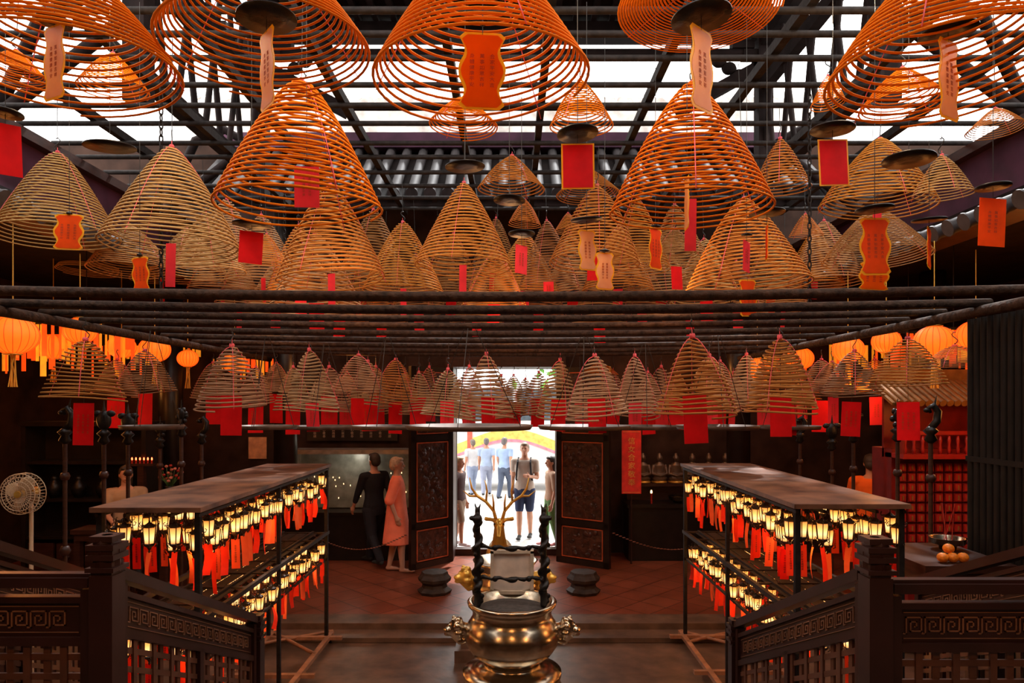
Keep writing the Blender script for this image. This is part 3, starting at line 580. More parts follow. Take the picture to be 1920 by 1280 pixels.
# ---------------------------------------------------------------- people
def person(x,y,zf,H,face,lab,shirt=None,pants=None,dress=None,hair=(.03,.02,.015),long=False,pose=None,sleeve=.5,pl=1.0,shoes=(.03,.03,.03),pack=False,vox=.0085):
    P=dict(hl=(-.052,0,.5),hr=(.052,0,.5),kl=(-.055,-.01,.275),kr=(.055,-.01,.275),al=(-.055,.01,.045),ar=(.055,.01,.045),
      sl=(-.112,0,.80),sr=(.112,0,.80),el=(-.135,.01,.635),er=(.135,.01,.635),wl=(-.14,-.03,.49),wr=(.14,-.03,.49))
    if pose: P.update(pose)
    V={k:Vector(v)*H for k,v in P.items()}
    o=top('person',lab,'person',None,(x,y,zf),face)
    h=H
    def torso(g,k,z0=.47,z1=.85):
        S=[(.46,.07,.055),(.50,.092,.066),(.54,.094,.066),(.60,.082,.056),(.65,.08,.055),(.71,.09,.06),(.77,.10,.06),(.805,.098,.052),(.825,.07,.042),(.85,.035,.033)]
        g.loft([(0,0,z*h,rx*k*h,ry*k*h) for z,rx,ry in S if z0<=z<=z1])
    g=G(); torso(g,1)
    g.cap((0,.004*h,.82*h),(0,-.006*h,.89*h),.034*h,.031*h); g.ell((0,-.004*h,.942*h),(.043*h,.053*h,.058*h),18,12); g.ell((0,-.02*h,.908*h),(.032*h,.034*h,.03*h)); g.ell((0,-.04*h,.888*h),(.014*h,.012*h,.01*h),10,6)
    g.cap((0,-.054*h,.945*h),(0,-.066*h,.924*h),.006*h,.009*h,8); g.ell((0,-.052*h,.957*h),(.028*h,.007*h,.006*h),10,6); g.ell((0,-.055*h,.903*h),(.014*h,.006*h,.006*h),10,6)
    for s in(-1,1): g.ell((s*.044*h,.004*h,.932*h),(.006*h,.013*h,.018*h),8,6)
    for s in('l','r'):
        sg=-1 if s=='l' else 1
        g.cap(V['h'+s],V['k'+s],.055*h,.034*h); m=V['k'+s].lerp(V['a'+s],.3)+Vector((0,.008*h,0)); g.cap(V['k'+s],m,.033*h,.033*h); g.cap(m,V['a'+s],.032*h,.02*h)
        A=V['a'+s]; g.cap(A+Vector((0,.012*h,-.022*h)),A+Vector((0,-.06*h,-.03*h)),.019*h,.015*h); g.ell(A+Vector((sg*.002*h,-.085*h,-.034*h)),(.024*h,.028*h,.011*h))
        g.cap((V['s'+s][0]*.6,0,V['s'+s][2]),V['s'+s],.04*h,.034*h); g.cap(V['s'+s],V['e'+s],.031*h,.024*h); g.cap(V['e'+s],V['w'+s],.023*h,.015*h)
        W=V['w'+s]; D=(W-V['e'+s]).normalized(); g.cap(W,W+D*.035*h,.015*h,.021*h,10)
        sd=D.cross(Vector((1,0,0))).normalized(); 
        for k in range(4):
            q=W+D*.05*h+sd*(k-1.5)*.0115*h; L=(.032,.042,.045,.038)[k]*h; mid=q+D*L*.5+Vector((-sg*.004*h,0,0)); g.cap(q,mid,.0056*h,.0052*h,7); g.cap(mid,mid+D*L*.5+Vector((-sg*.012*h,0,0)),.0052*h,.0045*h,7)
        g.cap(W+D*.015*h+sd*.012*h,W+D*.045*h+sd*.034*h,.007*h,.0055*h,7)
    part('body',remesh(g,'body',skin,vox,2),o)
    g=G()
    for s in(-1,1): g.ell((s*.017*h,-.0525*h,.944*h),(.006*h,.004*h,.004*h),8,6)
    part('eyes',g.mesh('eyes',ink),o)
    part('mouth',G().ell((0,-.0605*h,.9035*h),(.013*h,.003*h,.0035*h),8,6).mesh('mouth',mat('lips',(.4,.12,.1),.5)),o)
    g=G(); g.ell((0,.010*h,.955*h),(.050*h,.055*h,.056*h),18,12); g.ell((0,.03*h,.93*h),(.045*h,.038*h,.045*h))
    g.ell((0,-.03*h,.985*h),(.036*h,.028*h,.018*h))
    if long: g.loft([(0,.03*h,.80*h,.035*h,.02*h),(0,.032*h,.86*h,.046*h,.03*h),(0,.028*h,.93*h,.05*h,.035*h)])
    hm=mat('hair_%02d%02d'%(hair[0]*99,hair[2]*99),hair,.6,var=.3,scale=40)
    part('hair',remesh(g,'hair',hm,vox,1),o)
    def fab(c,n): return mat('%s_%02d_%02d_%02d'%(n,c[0]*99,c[1]*99,c[2]*99),c,.8,var=.12,scale=6,bump=.1,spec=.2)
    if dress:
        g=G(); hm=.25*h
        g.loft([(0,0,hm,.122*h,.125*h),(0,0,.30*h,.118*h,.120*h),(0,0,.40*h,.112*h,.108*h),(0,0,.50*h,.108*h,.096*h),(0,0,.58*h,.100*h,.086*h),(0,0,.66*h,.098*h,.078*h),(0,0,.74*h,.106*h,.074*h),(0,0,.80*h,.104*h,.06*h),(0,0,.83*h,.07*h,.045*h),(0,0,.845*h,.045*h,.04*h)])
        for s in 'lr':
            g.cap(V['s'+s],V['s'+s].lerp(V['e'+s],1.05),.045*h,.044*h)
        part('dress',remesh(g,'dress',fab(dress,'linen'),vox,3),o)
    if shirt:
        g=G(); torso(g,1.14,.495,.83)
        for s in 'lr':
            g.cap((V['s'+s][0]*.6,0,V['s'+s][2]),V['s'+s],.044*h,.04*h)
            if sleeve<=1: g.cap(V['s'+s],V['s'+s].lerp(V['e'+s],sleeve),.039*h,.036*h)
            else: g.cap(V['s'+s],V['e'+s],.039*h,.031*h); g.cap(V['e'+s],V['e'+s].lerp(V['w'+s],sleeve-1),.031*h,.024*h)
        part('shirt',remesh(g,'shirt',fab(shirt,'cotton'),vox,2),o)
    if pants:
        g=G(); g.loft([(0,0,.455*h,.088*h,.07*h),(0,0,.50*h,.102*h,.077*h),(0,0,.55*h,.10*h,.074*h)])
        for s in 'lr':
            g.cap(V['h'+s],V['h'+s].lerp(V['k'+s],min(1,pl*2)),.063*h,.046*h)
            if pl>.5: g.cap(V['k'+s],V['k'+s].lerp(V['a'+s],(pl-.5)*2),.044*h,.033*h)
        part('trousers',remesh(g,'trousers',fab(pants,'denim'),vox,2),o)
    if shoes:
        for s in 'lr':
            A=V['a'+s]; g=G(); g.cap(A+Vector((0,.014*h,-.02*h)),A+Vector((0,-.055*h,-.024*h)),.023*h,.02*h); g.ell(A+Vector((0,-.083*h,-.03*h)),(.028*h,.034*h,.016*h)); part('shoe',remesh(g,'shoe',fab(shoes,'leather'),vox,1),o)
    if pack:
        g=G()
        for s in(-1,1): g.tube([(s*.06*h,.06*h,.80*h),(s*.065*h,0,.845*h),(s*.068*h,-.06*h,.80*h),(s*.075*h,-.075*h,.70*h),(s*.085*h,-.05*h,.62*h),(s*.08*h,.05*h,.6*h)],.010*h,8)
        g.ell((0,.11*h,.70*h),(.085*h,.06*h,.13*h)); part('backpack',remesh(g,'backpack',fab((.02,.02,.025),'nylon'),vox,1),o)
    return o
walk=dict(kl=(-.05,-.09,.29),al=(-.05,-.10,.06),kr=(.05,.03,.28),ar=(.05,.13,.075),el=(-.13,.05,.645),wl=(-.13,.04,.50),er=(.13,-.03,.64),wr=(.13,-.10,.51))
strong=dict(kl=(-.05,-.11,.29),al=(-.05,-.15,.055),kr=(.05,.04,.28),ar=(.05,.17,.085),el=(-.13,.06,.65),wl=(-.13,.07,.50),er=(.13,-.06,.65),wr=(.13,-.13,.53))
walk2=dict(kl=(-.05,-.05,.28),al=(-.05,-.05,.05),kr=(.05,.01,.28),ar=(.05,.07,.05),el=(-.13,.05,.65),wl=(-.13,.0,.51))
hold=dict(walk2); hold.update(er=(.13,.0,.64),wr=(.07,-.10,.66))
person(X(744,10.1),10.1,0,1.69,pi/2+.1,'grey-haired woman in coral linen dress standing barefoot',dress=(.88,.20,.11),hair=(.42,.31,.22),pose=walk2,shoes=None)
person(X(704,10.6),10.5,0,1.72,pi*1.25,'dark-haired man in black shirt and trousers mid-stride',shirt=(.014,.014,.018),pants=(.018,.018,.024),pose=strong,sleeve=1.6) 
person(X(984,12.5),12.6,0,1.76,-.15,'tall man in grey tee and navy shorts with backpack',shirt=(.42,.35,.30),pants=(.03,.04,.09),pl=.42,pose=hold,pack=True,hair=(.2,.13,.08),shoes=(.05,.05,.05))
person(X(1034,11.9),11.95,0,1.56,-pi/2+.2,'woman in beige top and green trousers by doorway',shirt=(.40,.26,.18),pants=(.10,.20,.07),pose=walk2,long=True,sleeve=.9,shoes=(.5,.2,.2))
person(X(860,11.9),11.95,0,1.55,pi/2-.3,'woman in patterned dark top and beige shorts at doorway',shirt=(.08,.05,.05),pants=(.3,.22,.16),pl=.45,pose=walk2,long=True,hair=(.4,.28,.15),shoes=(.5,.4,.4))
person(X(912,18.3),18.3,0,1.55,pi,'pedestrian in light blue shirt walking away outside',shirt=(.34,.42,.58),pants=(.30,.33,.44),pose=walk,vox=.012,hair=(.12,.1,.1))
person(X(946,17.6),17.6,0,1.60,pi-.4,'pedestrian in pale blue shirt and dark trousers outside',shirt=(.30,.40,.60),pants=(.08,.10,.15),pose=walk,vox=.012,hair=(.12,.1,.1))
person(X(886,18.6),18.6,0,1.5,pi+.5,'pedestrian in white shirt and pale jeans outside',shirt=(.6,.6,.62),pants=(.3,.36,.5),pose=walk2,vox=.012,hair=(.15,.12,.1))
sitp=dict(hl=(-.06,-.02,.5),hr=(.06,-.02,.5),kl=(-.07,-.24,.49),kr=(.07,-.24,.49),al=(-.07,-.25,.26),ar=(.07,-.25,.26),el=(-.13,-.06,.65),wl=(-.09,-.17,.60),er=(.13,-.06,.65),wr=(.06,-.17,.60))
person(X(236,8.4),8.4,.12,1.6,.55,'seated dark-haired woman in cream top at counter',shirt=(.42,.25,.14),pants=(.05,.04,.05),pose=sitp,long=True,sleeve=.9)
person(X(1632,9.2),9.2,0,1.80,pi-.3,'worker in bright orange shirt bending over a table',shirt=(.95,.16,.02),pants=(.05,.05,.07),pose=dict(el=(-.13,-.07,.66),wl=(-.08,-.16,.60),er=(.13,-.07,.66),wr=(.08,-.16,.60)),sleeve=.6)
# ---------------------------------------------------------------- outside
struct('floor_street',G().box((0,17.5,-.08),(30,12,.15)),mat('pale_paving',(.6,.58,.56),.6,var=.15,scale=3))
def bus():
    o=top('city_bus','white coach with yellow, pink and red stripes parked outside','bus',None,(.2,20.6,0))
    g=G(); pts=[(-5,.35),(5,.35),(5.1,1.2),(5,3.0),(4.7,3.2),(-4.8,3.2),(-5.05,2.9),(-5.1,1.0)]
    g.poly(pts,-1.2,1.2); part('body',g.mesh('body',mat('white_paint',(.8,.8,.8),.3,var=.05)),o)
    g=G()
    for k in range(6): g.box((-4.1+k*1.6,-1.21,2.45),(1.45,.03,.9))
    part('windows',g.mesh('windows',mat('tinted_glass',(.10,.12,.14),.1)),o)
    def swoosh(z0,z1,m,n,a=.28):
        g=G(); P=[(-5+i*.25,z0+a*math.sin(i*.35+1.2)) for i in range(41)]; Q=[(x,z+(z1-z0)) for x,z in P][::-1]; g.poly(P+Q,-1.225,-1.19); part(n,g.mesh(n,m),o)
    swoosh(1.20,1.48,mat('yellow_paint',(.9,.6,.14),.5),'stripe'); swoosh(1.12,1.20,mat('pink_paint',(.8,.25,.32),.5),'stripe')
    part('door',G().box((-1.4,-1.22,1.5),(.14,.03,2.3)).mesh('door',mat('red_paint',(.8,.12,.08),.4)),o)
    for x in(-3.3,3.2): part('wheel',G().cyl((x,-1.25,.48),(x,-.9,.48),.48,n=28).mesh('wheel',mat('tyre',(.02,.02,.02),.8)),o)
bus()
def tree(x,y):
    o=top('street_tree','leafy green street tree outside the entrance','tree',None,(x,y,0))
    part('trunk',G().tube([(0,0,0),(.1,0,1.5),(0,.1,3),(.2,0,4.0)],[.12,.1,.08,.04],10).mesh('trunk',mat('bark',(.12,.08,.05),.9)),o)
    g=G(); rnd=random.Random(2)
    for k in range(1400):
        a=Vector((rnd.gauss(0,.9),max(-1.2,min(1.2,rnd.gauss(0,.5))),4.0+rnd.gauss(0,.5))); u=Vector((rnd.uniform(-1,1),rnd.uniform(-1,1),rnd.uniform(-1,1))).normalized()*.16; w=u.cross(Vector((rnd.uniform(-1,1),.3,1))).normalized()*.07
        g.add([a-u,a+w,a+u,a-w],[(0,1,2,3)])
    part('foliage',g.mesh('foliage',mat('leaf_green',(.12,.3,.05),.6,var=.5,scale=2,trans=.4)),o)
tree(2.2,17.0)
# ---------------------------------------------------------------- left side furnishings
o=top('display_case','dark cabinet with glass front full of small lights','display case',None,(-2.55,11.08,0))
part('base',G().box((0,0,.36),(1.9,.5,.72)).box((0,-.02,.74),(1.96,.54,.05)).mesh('base',blackwood),o)
g=G().box((0,0,1.72),(1.96,.5,.07)).box((-.95,0,1.24),(.06,.48,.95)).box((.95,0,1.24),(.06,.48,.95)).box((0,.22,1.24),(1.9,.03,.95)); part('frame',g.mesh('frame',mat('steel_frame',(.30,.25,.20),.4,.4)),o)
g=G(); rnd=random.Random(5)
for k in range(40): g.ell((rnd.uniform(-.85,.85),rnd.uniform(-.15,.1),.9+rnd.uniform(0,.5)),(.006,.006,.013),6,4)
part('candle_lights',g.mesh('lights',bulb),o)
part('back_lining',G().box((0,.17,1.22),(1.86,.02,.88)).mesh('lining',mat('grey_green_lining',(.21,.22,.19),.3)),o)
g=G().box((0,0,0),(1.5,.04,.3),0)
for k in range(9): addtext(g,"\n".join(("文武廟規","誠心敬奉","風調雨順")[k%3]),.05,(-.62+k*.155,-.022,0),1,line=1.05)
top('inscribed_board','black wooden board with rows of pale characters on wall','sign',g.mesh('board',[blackwood,mat('pale_characters',(.3,.22,.15),.6)]),(-2.65,11.34,2.02))
top('notice_sheet','orange paper notice pinned on the dark wall','notice',G().box((0,0,0),(.3,.01,.36)).box((0,-.008,.1),(.2,.004,.02)).box((0,-.008,.03),(.22,.004,.012)).mesh('n',mat('notice_paper',(.6,.3,.15),.7)),(X(480,11.3),11.37,1.75))
def staff(x,y,z1,k):
    o=top('ceremonial_staff','tall dark staff with ornate carved metal head','staff',None,(x,y,0 if y>7.75 else -.12),group='ceremonial staffs')
    z=z1+(0 if y>7.75 else .12)
    part('pole',G().cyl((0,0,0),(0,0,z-.3),.018,n=10).lathe([(.03,z*.5),(.045,z*.5+.04),(.03,z*.5+.08)],n=12).lathe([(.03,z*.75),(.04,z*.75+.03),(.03,z*.75+.06)],n=12).lathe([(.1,0),(.1,.03),(.03,.07)],n=14).mesh('pole',darkwood),o)
    g=G(); g.lathe([(.02,z-.34),(.05,z-.31),(.03,z-.27),(.06,z-.24),(.02,z-.2)],n=14)
    if k==0:
        g.tube([(0,0,z-.22),(.05,0,z-.16),(.06,0,z-.08),(.02,0,z-.03),(-.02,0,z-.05),(.0,0,z-.09)],[.03,.032,.03,.026,.02,.012],8); g.cyl((.03,0,z-.04),(.05,0,z+.05),.014,.003,8); g.ell((-.03,0,z-.07),(.03,.02,.02))
    elif k==1:
        g.ell((0,0,z-.12),(.07,.03,.09)); g.ell((.06,0,z-.06),(.045,.02,.03)); g.ell((-.06,0,z-.06),(.045,.02,.03)); g.cyl((0,0,z-.04),(0,0,z+.06),.015,.002,8)
    else:
        for q in range(7): g.ell((.04*math.cos(q*1.1),.01,z-.12+.07*math.sin(q*1.1)),(.028,.018,.028),8,6)
        g.cyl((0,0,z-.2),(0,0,z+.05),.014,.004,8); g.ell((0,0,z-.1),(.04,.02,.06))
    part('head',g.mesh('head',bronze),o)
for i,(px,py,d) in enumerate([(122,770,5.9),(240,780,6.6),(340,770,7.1),(378,790,7.9),(195,775,6.2),(300,800,8.2),(1500,790,8.2),(1600,780,7.0),(1683,770,6.2),(1745,765,5.6),(1560,800,7.6)]): staff(X(px,d),d,Z(py-12,d),i%3)
def table(x,y,w,dp,h,m,lab,name='table',zb=0):
    o=top(name,lab,'table',None,(x,y,zb)); part('tabletop',G().box((0,0,h-.025),(w,dp,.05)).box((0,0,h-.09),(w*.94,dp*.9,.08)).mesh('tabletop',m),o)
    for sx in(-1,1):
        for sy in(-1,1): part('leg',G().box((sx*(w/2-.06),sy*(dp/2-.06),(h-.12)/2),(.07,.07,h-.12)).mesh('leg',m),o)
    return o
table(X(205,7.6),7.95,1.1,.35,1.05,darkwood,'dark wooden counter table before the seated woman')
top('stool','plain dark wooden stool under the seated woman','stool',G().box((0,0,.76),(.36,.3,.05)).box((-.14,-.1,.37),(.04,.04,.74)).box((.14,-.1,.37),(.04,.04,.74)).box((-.14,.1,.37),(.04,.04,.74)).box((.14,.1,.37),(.04,.04,.74)).mesh('stool',darkwood),(X(236,8.4),8.42,0))
o=top('wooden_cabinet','tall dark wooden cabinet with shelves against the side hall','cabinet',None,(-5.7,9.3,0))
part('body',G().box((0,.2,1.1),(1.6,.06,2.2)).box((-.8,0,1.1),(.06,.45,2.2)).box((.8,0,1.1),(.06,.45,2.2)).box((0,0,2.22),(1.7,.5,.06)).box((0,0,.04),(1.6,.45,.08)).mesh('body',blackwood),o)
for z in(.7,1.2,1.7): part('shelf',G().box((0,0,z),(1.54,.4,.04)).mesh('shelf',blackwood),o)
for k in range(4): part('drawer',G().box((-.57+k*.38,-.2,.45),(.34,.04,.36)).ell((-.57+k*.38,-.235,.45),(.02,.015,.02),8,6).mesh('drawer',darkwood),o)
for k in range(4):
    top('ginger_jar','small round glazed jar standing on the cabinet shelf','jar',G().lathe([(.05,0),(.09,.08),(.1,.15),(.05,.22),(.04,.24),(.055,.26),(.02,.3)],n=18).mesh('jar',bronze),(-6.2+k*.33,9.25,1.22),group='jars on the cabinet shelf')
o=top('candle_stand','row of small red candle lights on shelf','candles',None,(X(270,9.0),8.95,1.72)); part('shelf',G().box((0,0,-.03),(.34,.1,.03)).mesh('s',darkwood),o)
for k in range(6): part('candle',G().cyl((-.13+k*.052,0,-.015),(-.13+k*.052,0,.03),.012,n=8).mesh('c',redwood),o); part('flame',G().ell((-.13+k*.052,0,.045),(.011,.011,.022),6,5).mesh('f',mat('red_flame',(1,.2,.1),.4,emit=(1,.10,.03),es=8)),o)
part('bracket',G().box((0,0,-.88),(.08,.08,1.68)).mesh('b',darkwood),o)
fd=5.75; fx=X(43,fd); fz=Z(925,fd)
o=top('standing_fan','cream round standing fan with wire cage','fan',None,(fx,fd,-.12)); zc=fz+.12
g=G(); 
for r in(.17,.14,.105,.07,.035):
    for yy in((-.04,.04) if r>.16 else (-.055,)): g.tube([(r*math.cos(q*pi/12),yy,zc+r*math.sin(q*pi/12)) for q in range(24)],.0035,5,closed=True)
for k in range(36):
    q=2*pi*k/36; g.tube([(.02*math.cos(q),-.06,zc+.02*math.sin(q)),(.12*math.cos(q),-.058,zc+.12*math.sin(q)),(.17*math.cos(q),-.03,zc+.17*math.sin(q)),(.17*math.cos(q),.03,zc+.17*math.sin(q)),(.06*math.cos(q),.06,zc+.06*math.sin(q))],.002,4)
part('cage',g.mesh('cage',white),o)
g=G()
for k in range(4):
    q=k*pi/2+.4; M=Matrix.Rotation(q,3,'Y')@Matrix.Rotation(.4,3,'X'); g.ell(M@Vector((.08,0,0))+Vector((0,0,zc)),(.075,.006,.06),12,6,M=M)
part('blades',g.mesh('blades',mat('pale_blades',(.5,.36,.22),.4)),o)
part('hub',G().cyl((0,-.07,zc),(0,.02,zc),.028,n=16).cyl((0,.05,zc),(0,.16,zc),.06,.04,16).mesh('hub',goldM),o)
part('pole',G().cyl((0,.1,.03),(0,.1,zc-.03),.016,n=12).mesh('pole',white),o); part('base',G().lathe([(.18,0),(.18,.02),(.05,.045),(.02,.06)],c=(0,.1,0),n=28).mesh('base',white),o)
table(-3.55,4.95,.75,.5,1.30,darkwood,'low dark wooden table holding red cloth and tray',zb=-.12)
top('red_cloth','folded bright red cloth piled on the table','cloth',G().ell((0,0,.07),(.13,.12,.07),16,8).ell((.07,.03,.06),(.1,.1,.06),12,8).mesh('cloth',mat('red_cloth',(.55,.015,.012),.8,bump=.5)),(X(8,4.9),4.88,1.18))
g=G().box((0,0,.01),(.3,.22,.02))
for s in(-1,1): g.box((s*.15,0,.04),(.015,.24,.08)); g.box((0,s*.11,.04),(.31,.015,.08))
top('wooden_tray_box','dark square wooden tray box on the table','box',g.mesh('box',darkwood),(X(92,4.9),4.92,1.18))
o=top('flower_vase','dark vase with small red and green flowers','vase',None,(X(318,8.7),8.7,1.2)); part('vase',G().lathe([(.05,0),(.09,.1),(.04,.2),(.06,.24)],n=16).mesh('v',bronze),o)
g=G(); rnd=random.Random(8)
for k in range(24):
    p=Vector((rnd.uniform(-.14,.14),rnd.uniform(-.1,.1),.3+rnd.uniform(0,.22))); g.tube([(0,0,.2),(p.x*.5,p.y*.5,.3),p],.004,4,mi=0); g.ell(p,(.022,.022,.018),7,5,mi=1+(k%2))
part('flowers',g.mesh('fl',[mat('stem_green',(.05,.12,.03),.7),redwood,mat('pink_petal',(.6,.2,.15),.6)]),o)
part('stand',G().box((0,0,-.6),(.3,.3,1.2)).mesh('st',darkwood),o)
# ---------------------------------------------------------------- right side furnishings
g=G().box((0,0,0),(.30,.012,.98),0)
for z in(-.47,.47): g.box((0,-.008,z),(.26,.004,.006),1)
addtext(g,"\n".join("信女合家敬奉"),.115,(0,-.012,0),1,line=1.12)
ban=top('red_banner','narrow red banner with gold vertical characters','banner',g.mesh('banner',[mat('banner_red',(.65,.015,.012),.6,emit=(1,.05,.02),es=.08),mat('gold_characters',(.85,.42,.07),.5)]),(X(1184,10.6),10.6,Z(866,10.6)))
part('pole',G().cyl((-.18,.02,.49),(.18,.02,.49),.012,n=8).cyl((0,.02,.5),(0,.02,-1.62),.012,n=8).lathe([(.1,-1.625),(.1,-1.6),(.02,-1.58)],c=(0,.02,0),n=14).mesh('p',darkwood),ban)
o=top('altar_counter','long dark wooden altar counter along the rear wall','counter',None,(X(1300,10.9)+.15,11.05,0)); part('cabinet',G().box((0,0,.42),(2.4,.5,.84)).box((0,-.02,.87),(2.45,.56,.06)).mesh('cab',blackwood),o); part('upper_shelf',G().box((0,.1,1.18),(2.3,.3,.05)).box((0,.21,1.0),(2.3,.04,.3)).mesh('sh',darkwood),o)
def buddha():
    g=G(); g.ell((0,0,.07),(.13,.10,.07)); g.loft([(0,0,.08,.10,.075),(0,0,.2,.085,.06),(0,0,.28,.10,.06),(0,0,.33,.04,.035)]); g.ell((0,-.005,.395),(.052,.052,.062)); g.ell((0,0,.455),(.03,.03,.03)); g.cap((-.1,0,.27),(-.12,-.05,.15),.03,.025,8); g.cap((.1,0,.27),(.12,-.05,.15),.03,.025,8); g.cap((-.12,-.05,.15),(0,-.1,.12),.024,.02,8); g.cap((.12,-.05,.15),(0,-.1,.12),.024,.02,8); g.ell((0,-.05,.395),(.01,.015,.012),6,5)
    return remesh(g,'figure',mat('aged_figure',(.12,.08,.055),.4,.5),.009,1)
bm=buddha()
for px in(1205,1236,1267,1298,1329,1360):
    o=top('seated_deity_figure','small dark seated deity figure on gilded lotus base','statue',None,(X(px,11.1),11.1,1.205),group='seated deity figures'); part('body',bm,o); part('lotus_base',G().lathe([(.12,-.0),(.13,.02),(.10,.035)],n=16).mesh('lb',goldM),o)
for px in(1222,1340):
    o=top('altar_candle','red altar candle with small burning flame','candle',G().cyl((0,0,0),(0,0,.16),.016,n=10).mesh('c',redwood),(X(px,10.85),10.88,.9),group='altar candles'); part('flame',G().ell((0,0,.18),(.016,.016,.034),8,6).mesh('fl',bulb),o)
def bowl(x,y,z,r,m,lab):
    top('offering_bowl',lab,'bowl',G().lathe([(r*.45,0),(r*.5,.03),(r*.9,r*.35),(r,r*.7),(r*1.05,r*.72),(r*.92,r*.7),(r*.8,r*.4),(.01,r*.12)],n=32).mesh('bowl',m),(x,y,z))
bowl(X(1272,10.9),10.95,.9,.15,brass,'brass offering bowl on the dark altar counter')
table(3.02,4.85,.62,.75,1.55,darkwood,'dark wooden offering table with oranges',zb=-.12)
bowl(X(1785,4.95),5.0,1.43,.12,brass,'brass incense bowl on offering table')
for i,(px,py) in enumerate(((1764,1042),(1783,1044),(1802,1042),(1782,1028))):
    o=top('orange_fruit','ripe bright orange fruit piled on the table','orange',G().ell((0,0,0),(.036,.036,.033),18,12).mesh('o',mat('orange_peel',(.95,.22,.01),.45,bump=.2,scale=60)),(X(px,4.6),4.58 if i<3 else 4.62,1.463 if i<3 else 1.515),group='offering oranges'); part('stem',G().cyl((0,0,.03),(0,0,.037),.004,n=6).mesh('s',mat('stem_green',(.1,.2,.03),.6)),o)
g=G()
for k in range(5): g.cyl((.03*math.cos(k),.03*math.sin(k),0),(.05*math.cos(k*2),.05*math.sin(k*2),.3),.003,n=5)
top('joss_sticks','thin joss sticks standing in the brass bowl','incense sticks',g.mesh('js',redwood),(X(1785,4.95),5.0,1.46))
sd=7.4; sx=X(1806,sd)
dred=mat('dark_red_lacquer',(.20,.009,.006),.4,var=.25)
o=top('tablet_shrine','red lacquer shrine with gilded tiled roof and tablet grid','shrine',None,(sx,sd,0))
part('cabinet',G().box((0,.25,1.0),(1.5,.4,2.0)).box((0,0,.3),(1.6,.7,.6)).mesh('cab',dred),o)
g=G()
for i in range(14):
    for j in range(11):
        x=-.65+i*.1; z=.70+j*.11; g.box((x,.03,z),(.085,.03,.095),0); g.box((x,.01,z),(.065,.012,.075),1); g.box((x,.0,z),(.012,.012,.05),2)
part('tablet_grid',g.mesh('tg',[dred,mat('deep_red',(.42,.018,.010),.5),mat('dull_gold',(.4,.18,.04),.5,.3)]),o)
g=G()
for i in range(16): g.lathe([(.012,0),(.02,.05),(.012,.1),(.02,.15),(.012,.2)],c=(-.7+i*.094,-.12,1.95),n=8)
g.box((0,-.12,2.18),(1.5,.05,.04)).box((0,-.0,1.93),(1.5,.36,.05)); part('balustrade',g.mesh('bal',redwood),o)
g=G(); 
for i in range(24):
    x=-.86+i*.075; g.cyl((x,.2,2.75),(x,-.3,2.5),.03,n=8); g.cyl((x,-.3,2.5),(x,-.31,2.495),.036,n=10)
g.box((0,-.05,2.6),(1.85,.5,.03),M=Matrix.Rotation(.46,3,'X')).box((0,.22,2.8),(1.9,.12,.14)); part('gilded_roof',g.mesh('gr',mat('gilt_tile',(.26,.11,.025),.5,.4,var=.3)),o)
part('pillars',G().cyl((-.72,-.1,1.95),(-.72,-.1,2.6),.035,n=10).cyl((.72,-.1,1.95),(.72,-.1,2.6),.035,n=10).box((0,.22,2.3),(1.5,.04,.8)).mesh('pi',dred),o)
g=G()
for k in range(26): g.cyl((0,-.0+k*.07,0),(0,k*.07,3.25),.03,n=8)
g.box((.04,.88,1.62),(.02,1.8,3.25)).box((-.02,.88,1.35),(.02,1.8,.04)).box((-.02,.88,2.2),(.02,1.8,.04))
top('slatted_screen','tall black vertical slatted bamboo-like screen','screen',g.mesh('scr',mat('matt_black_bamboo',(.008,.005,.004),.6,var=.4,spec=.2)),(3.47,3.4,-.12))
def barrier(p0,p1,lab):
    p0=Vector(p0);p1=Vector(p1); g=G(); n=34; P=[p0.lerp(p1,i/n)+Vector((0,0,-.22*math.sin(pi*i/n))) for i in range(n+1)]
    for i in range(n): g.ell((P[i]+P[i+1])/2,((p1-p0).length/n*.55,.009,.009),6,5)
    top('chain_barrier',lab,'chain',g.mesh('cb',mat('rust_chain',(.2,.07,.04),.5,.4)),group='chain barriers')
barrier((-2.9,9.8,.62),(-1.5,9.75,.62),'thin rusty chain hung low across the hall'); barrier((1.45,9.9,.62),(3.1,9.75,.6),'thin rusty chain hung low across the hall')
# ---------------------------------------------------------------- side hall lanterns
def roundlantern(x,y,z,r):
    o=top('round_silk_lantern','glowing round orange silk lantern with tassel','lantern',None,(x,y,z),group='round silk lanterns')
    g=G(); nseg=32; prof=[(r*math.sin(pi*(.12+.76*i/12)),-r*.85*math.cos(pi*(.12+.76*i/12))) for i in range(13)]
    g.lathe(prof,n=nseg); part('shade',g.mesh('shade',orangel),o)
    g=G()
    for k in range(20):
        q=2*pi*k/20; g.tube([(p[0]*1.01*math.cos(q),p[0]*1.01*math.sin(q),p[1]) for p in prof],.003,4)
    part('ribs',g.mesh('ribs',mat('orange_rib',(.8,.08,.01),.6,emit=(1,.07,.004),es=.6)),o)
    zt=4.4 if abs(x)>5.1 else 4.16
    part('cap',G().lathe([(r*.3,r*.78),(r*.4,r*.86),(r*.2,r*.92)],n=18).lathe([(r*.4,-r*.86),(r*.3,-r*.78)],n=18).cyl((0,0,r*.9),(0,0,zt-z),.006,n=5).mesh('cap',goldM),o)
    g=G()
    for k in range(10): g.cyl((.02*math.cos(k),.02*math.sin(k),-r*.85),(.035*math.cos(k*1.7),.035*math.sin(k*1.7),-r*.85-.3),.005,n=4)
    part('tassel',g.mesh('tassel',mat('yellow_tassel',(.9,.4,.04),.7)),o)
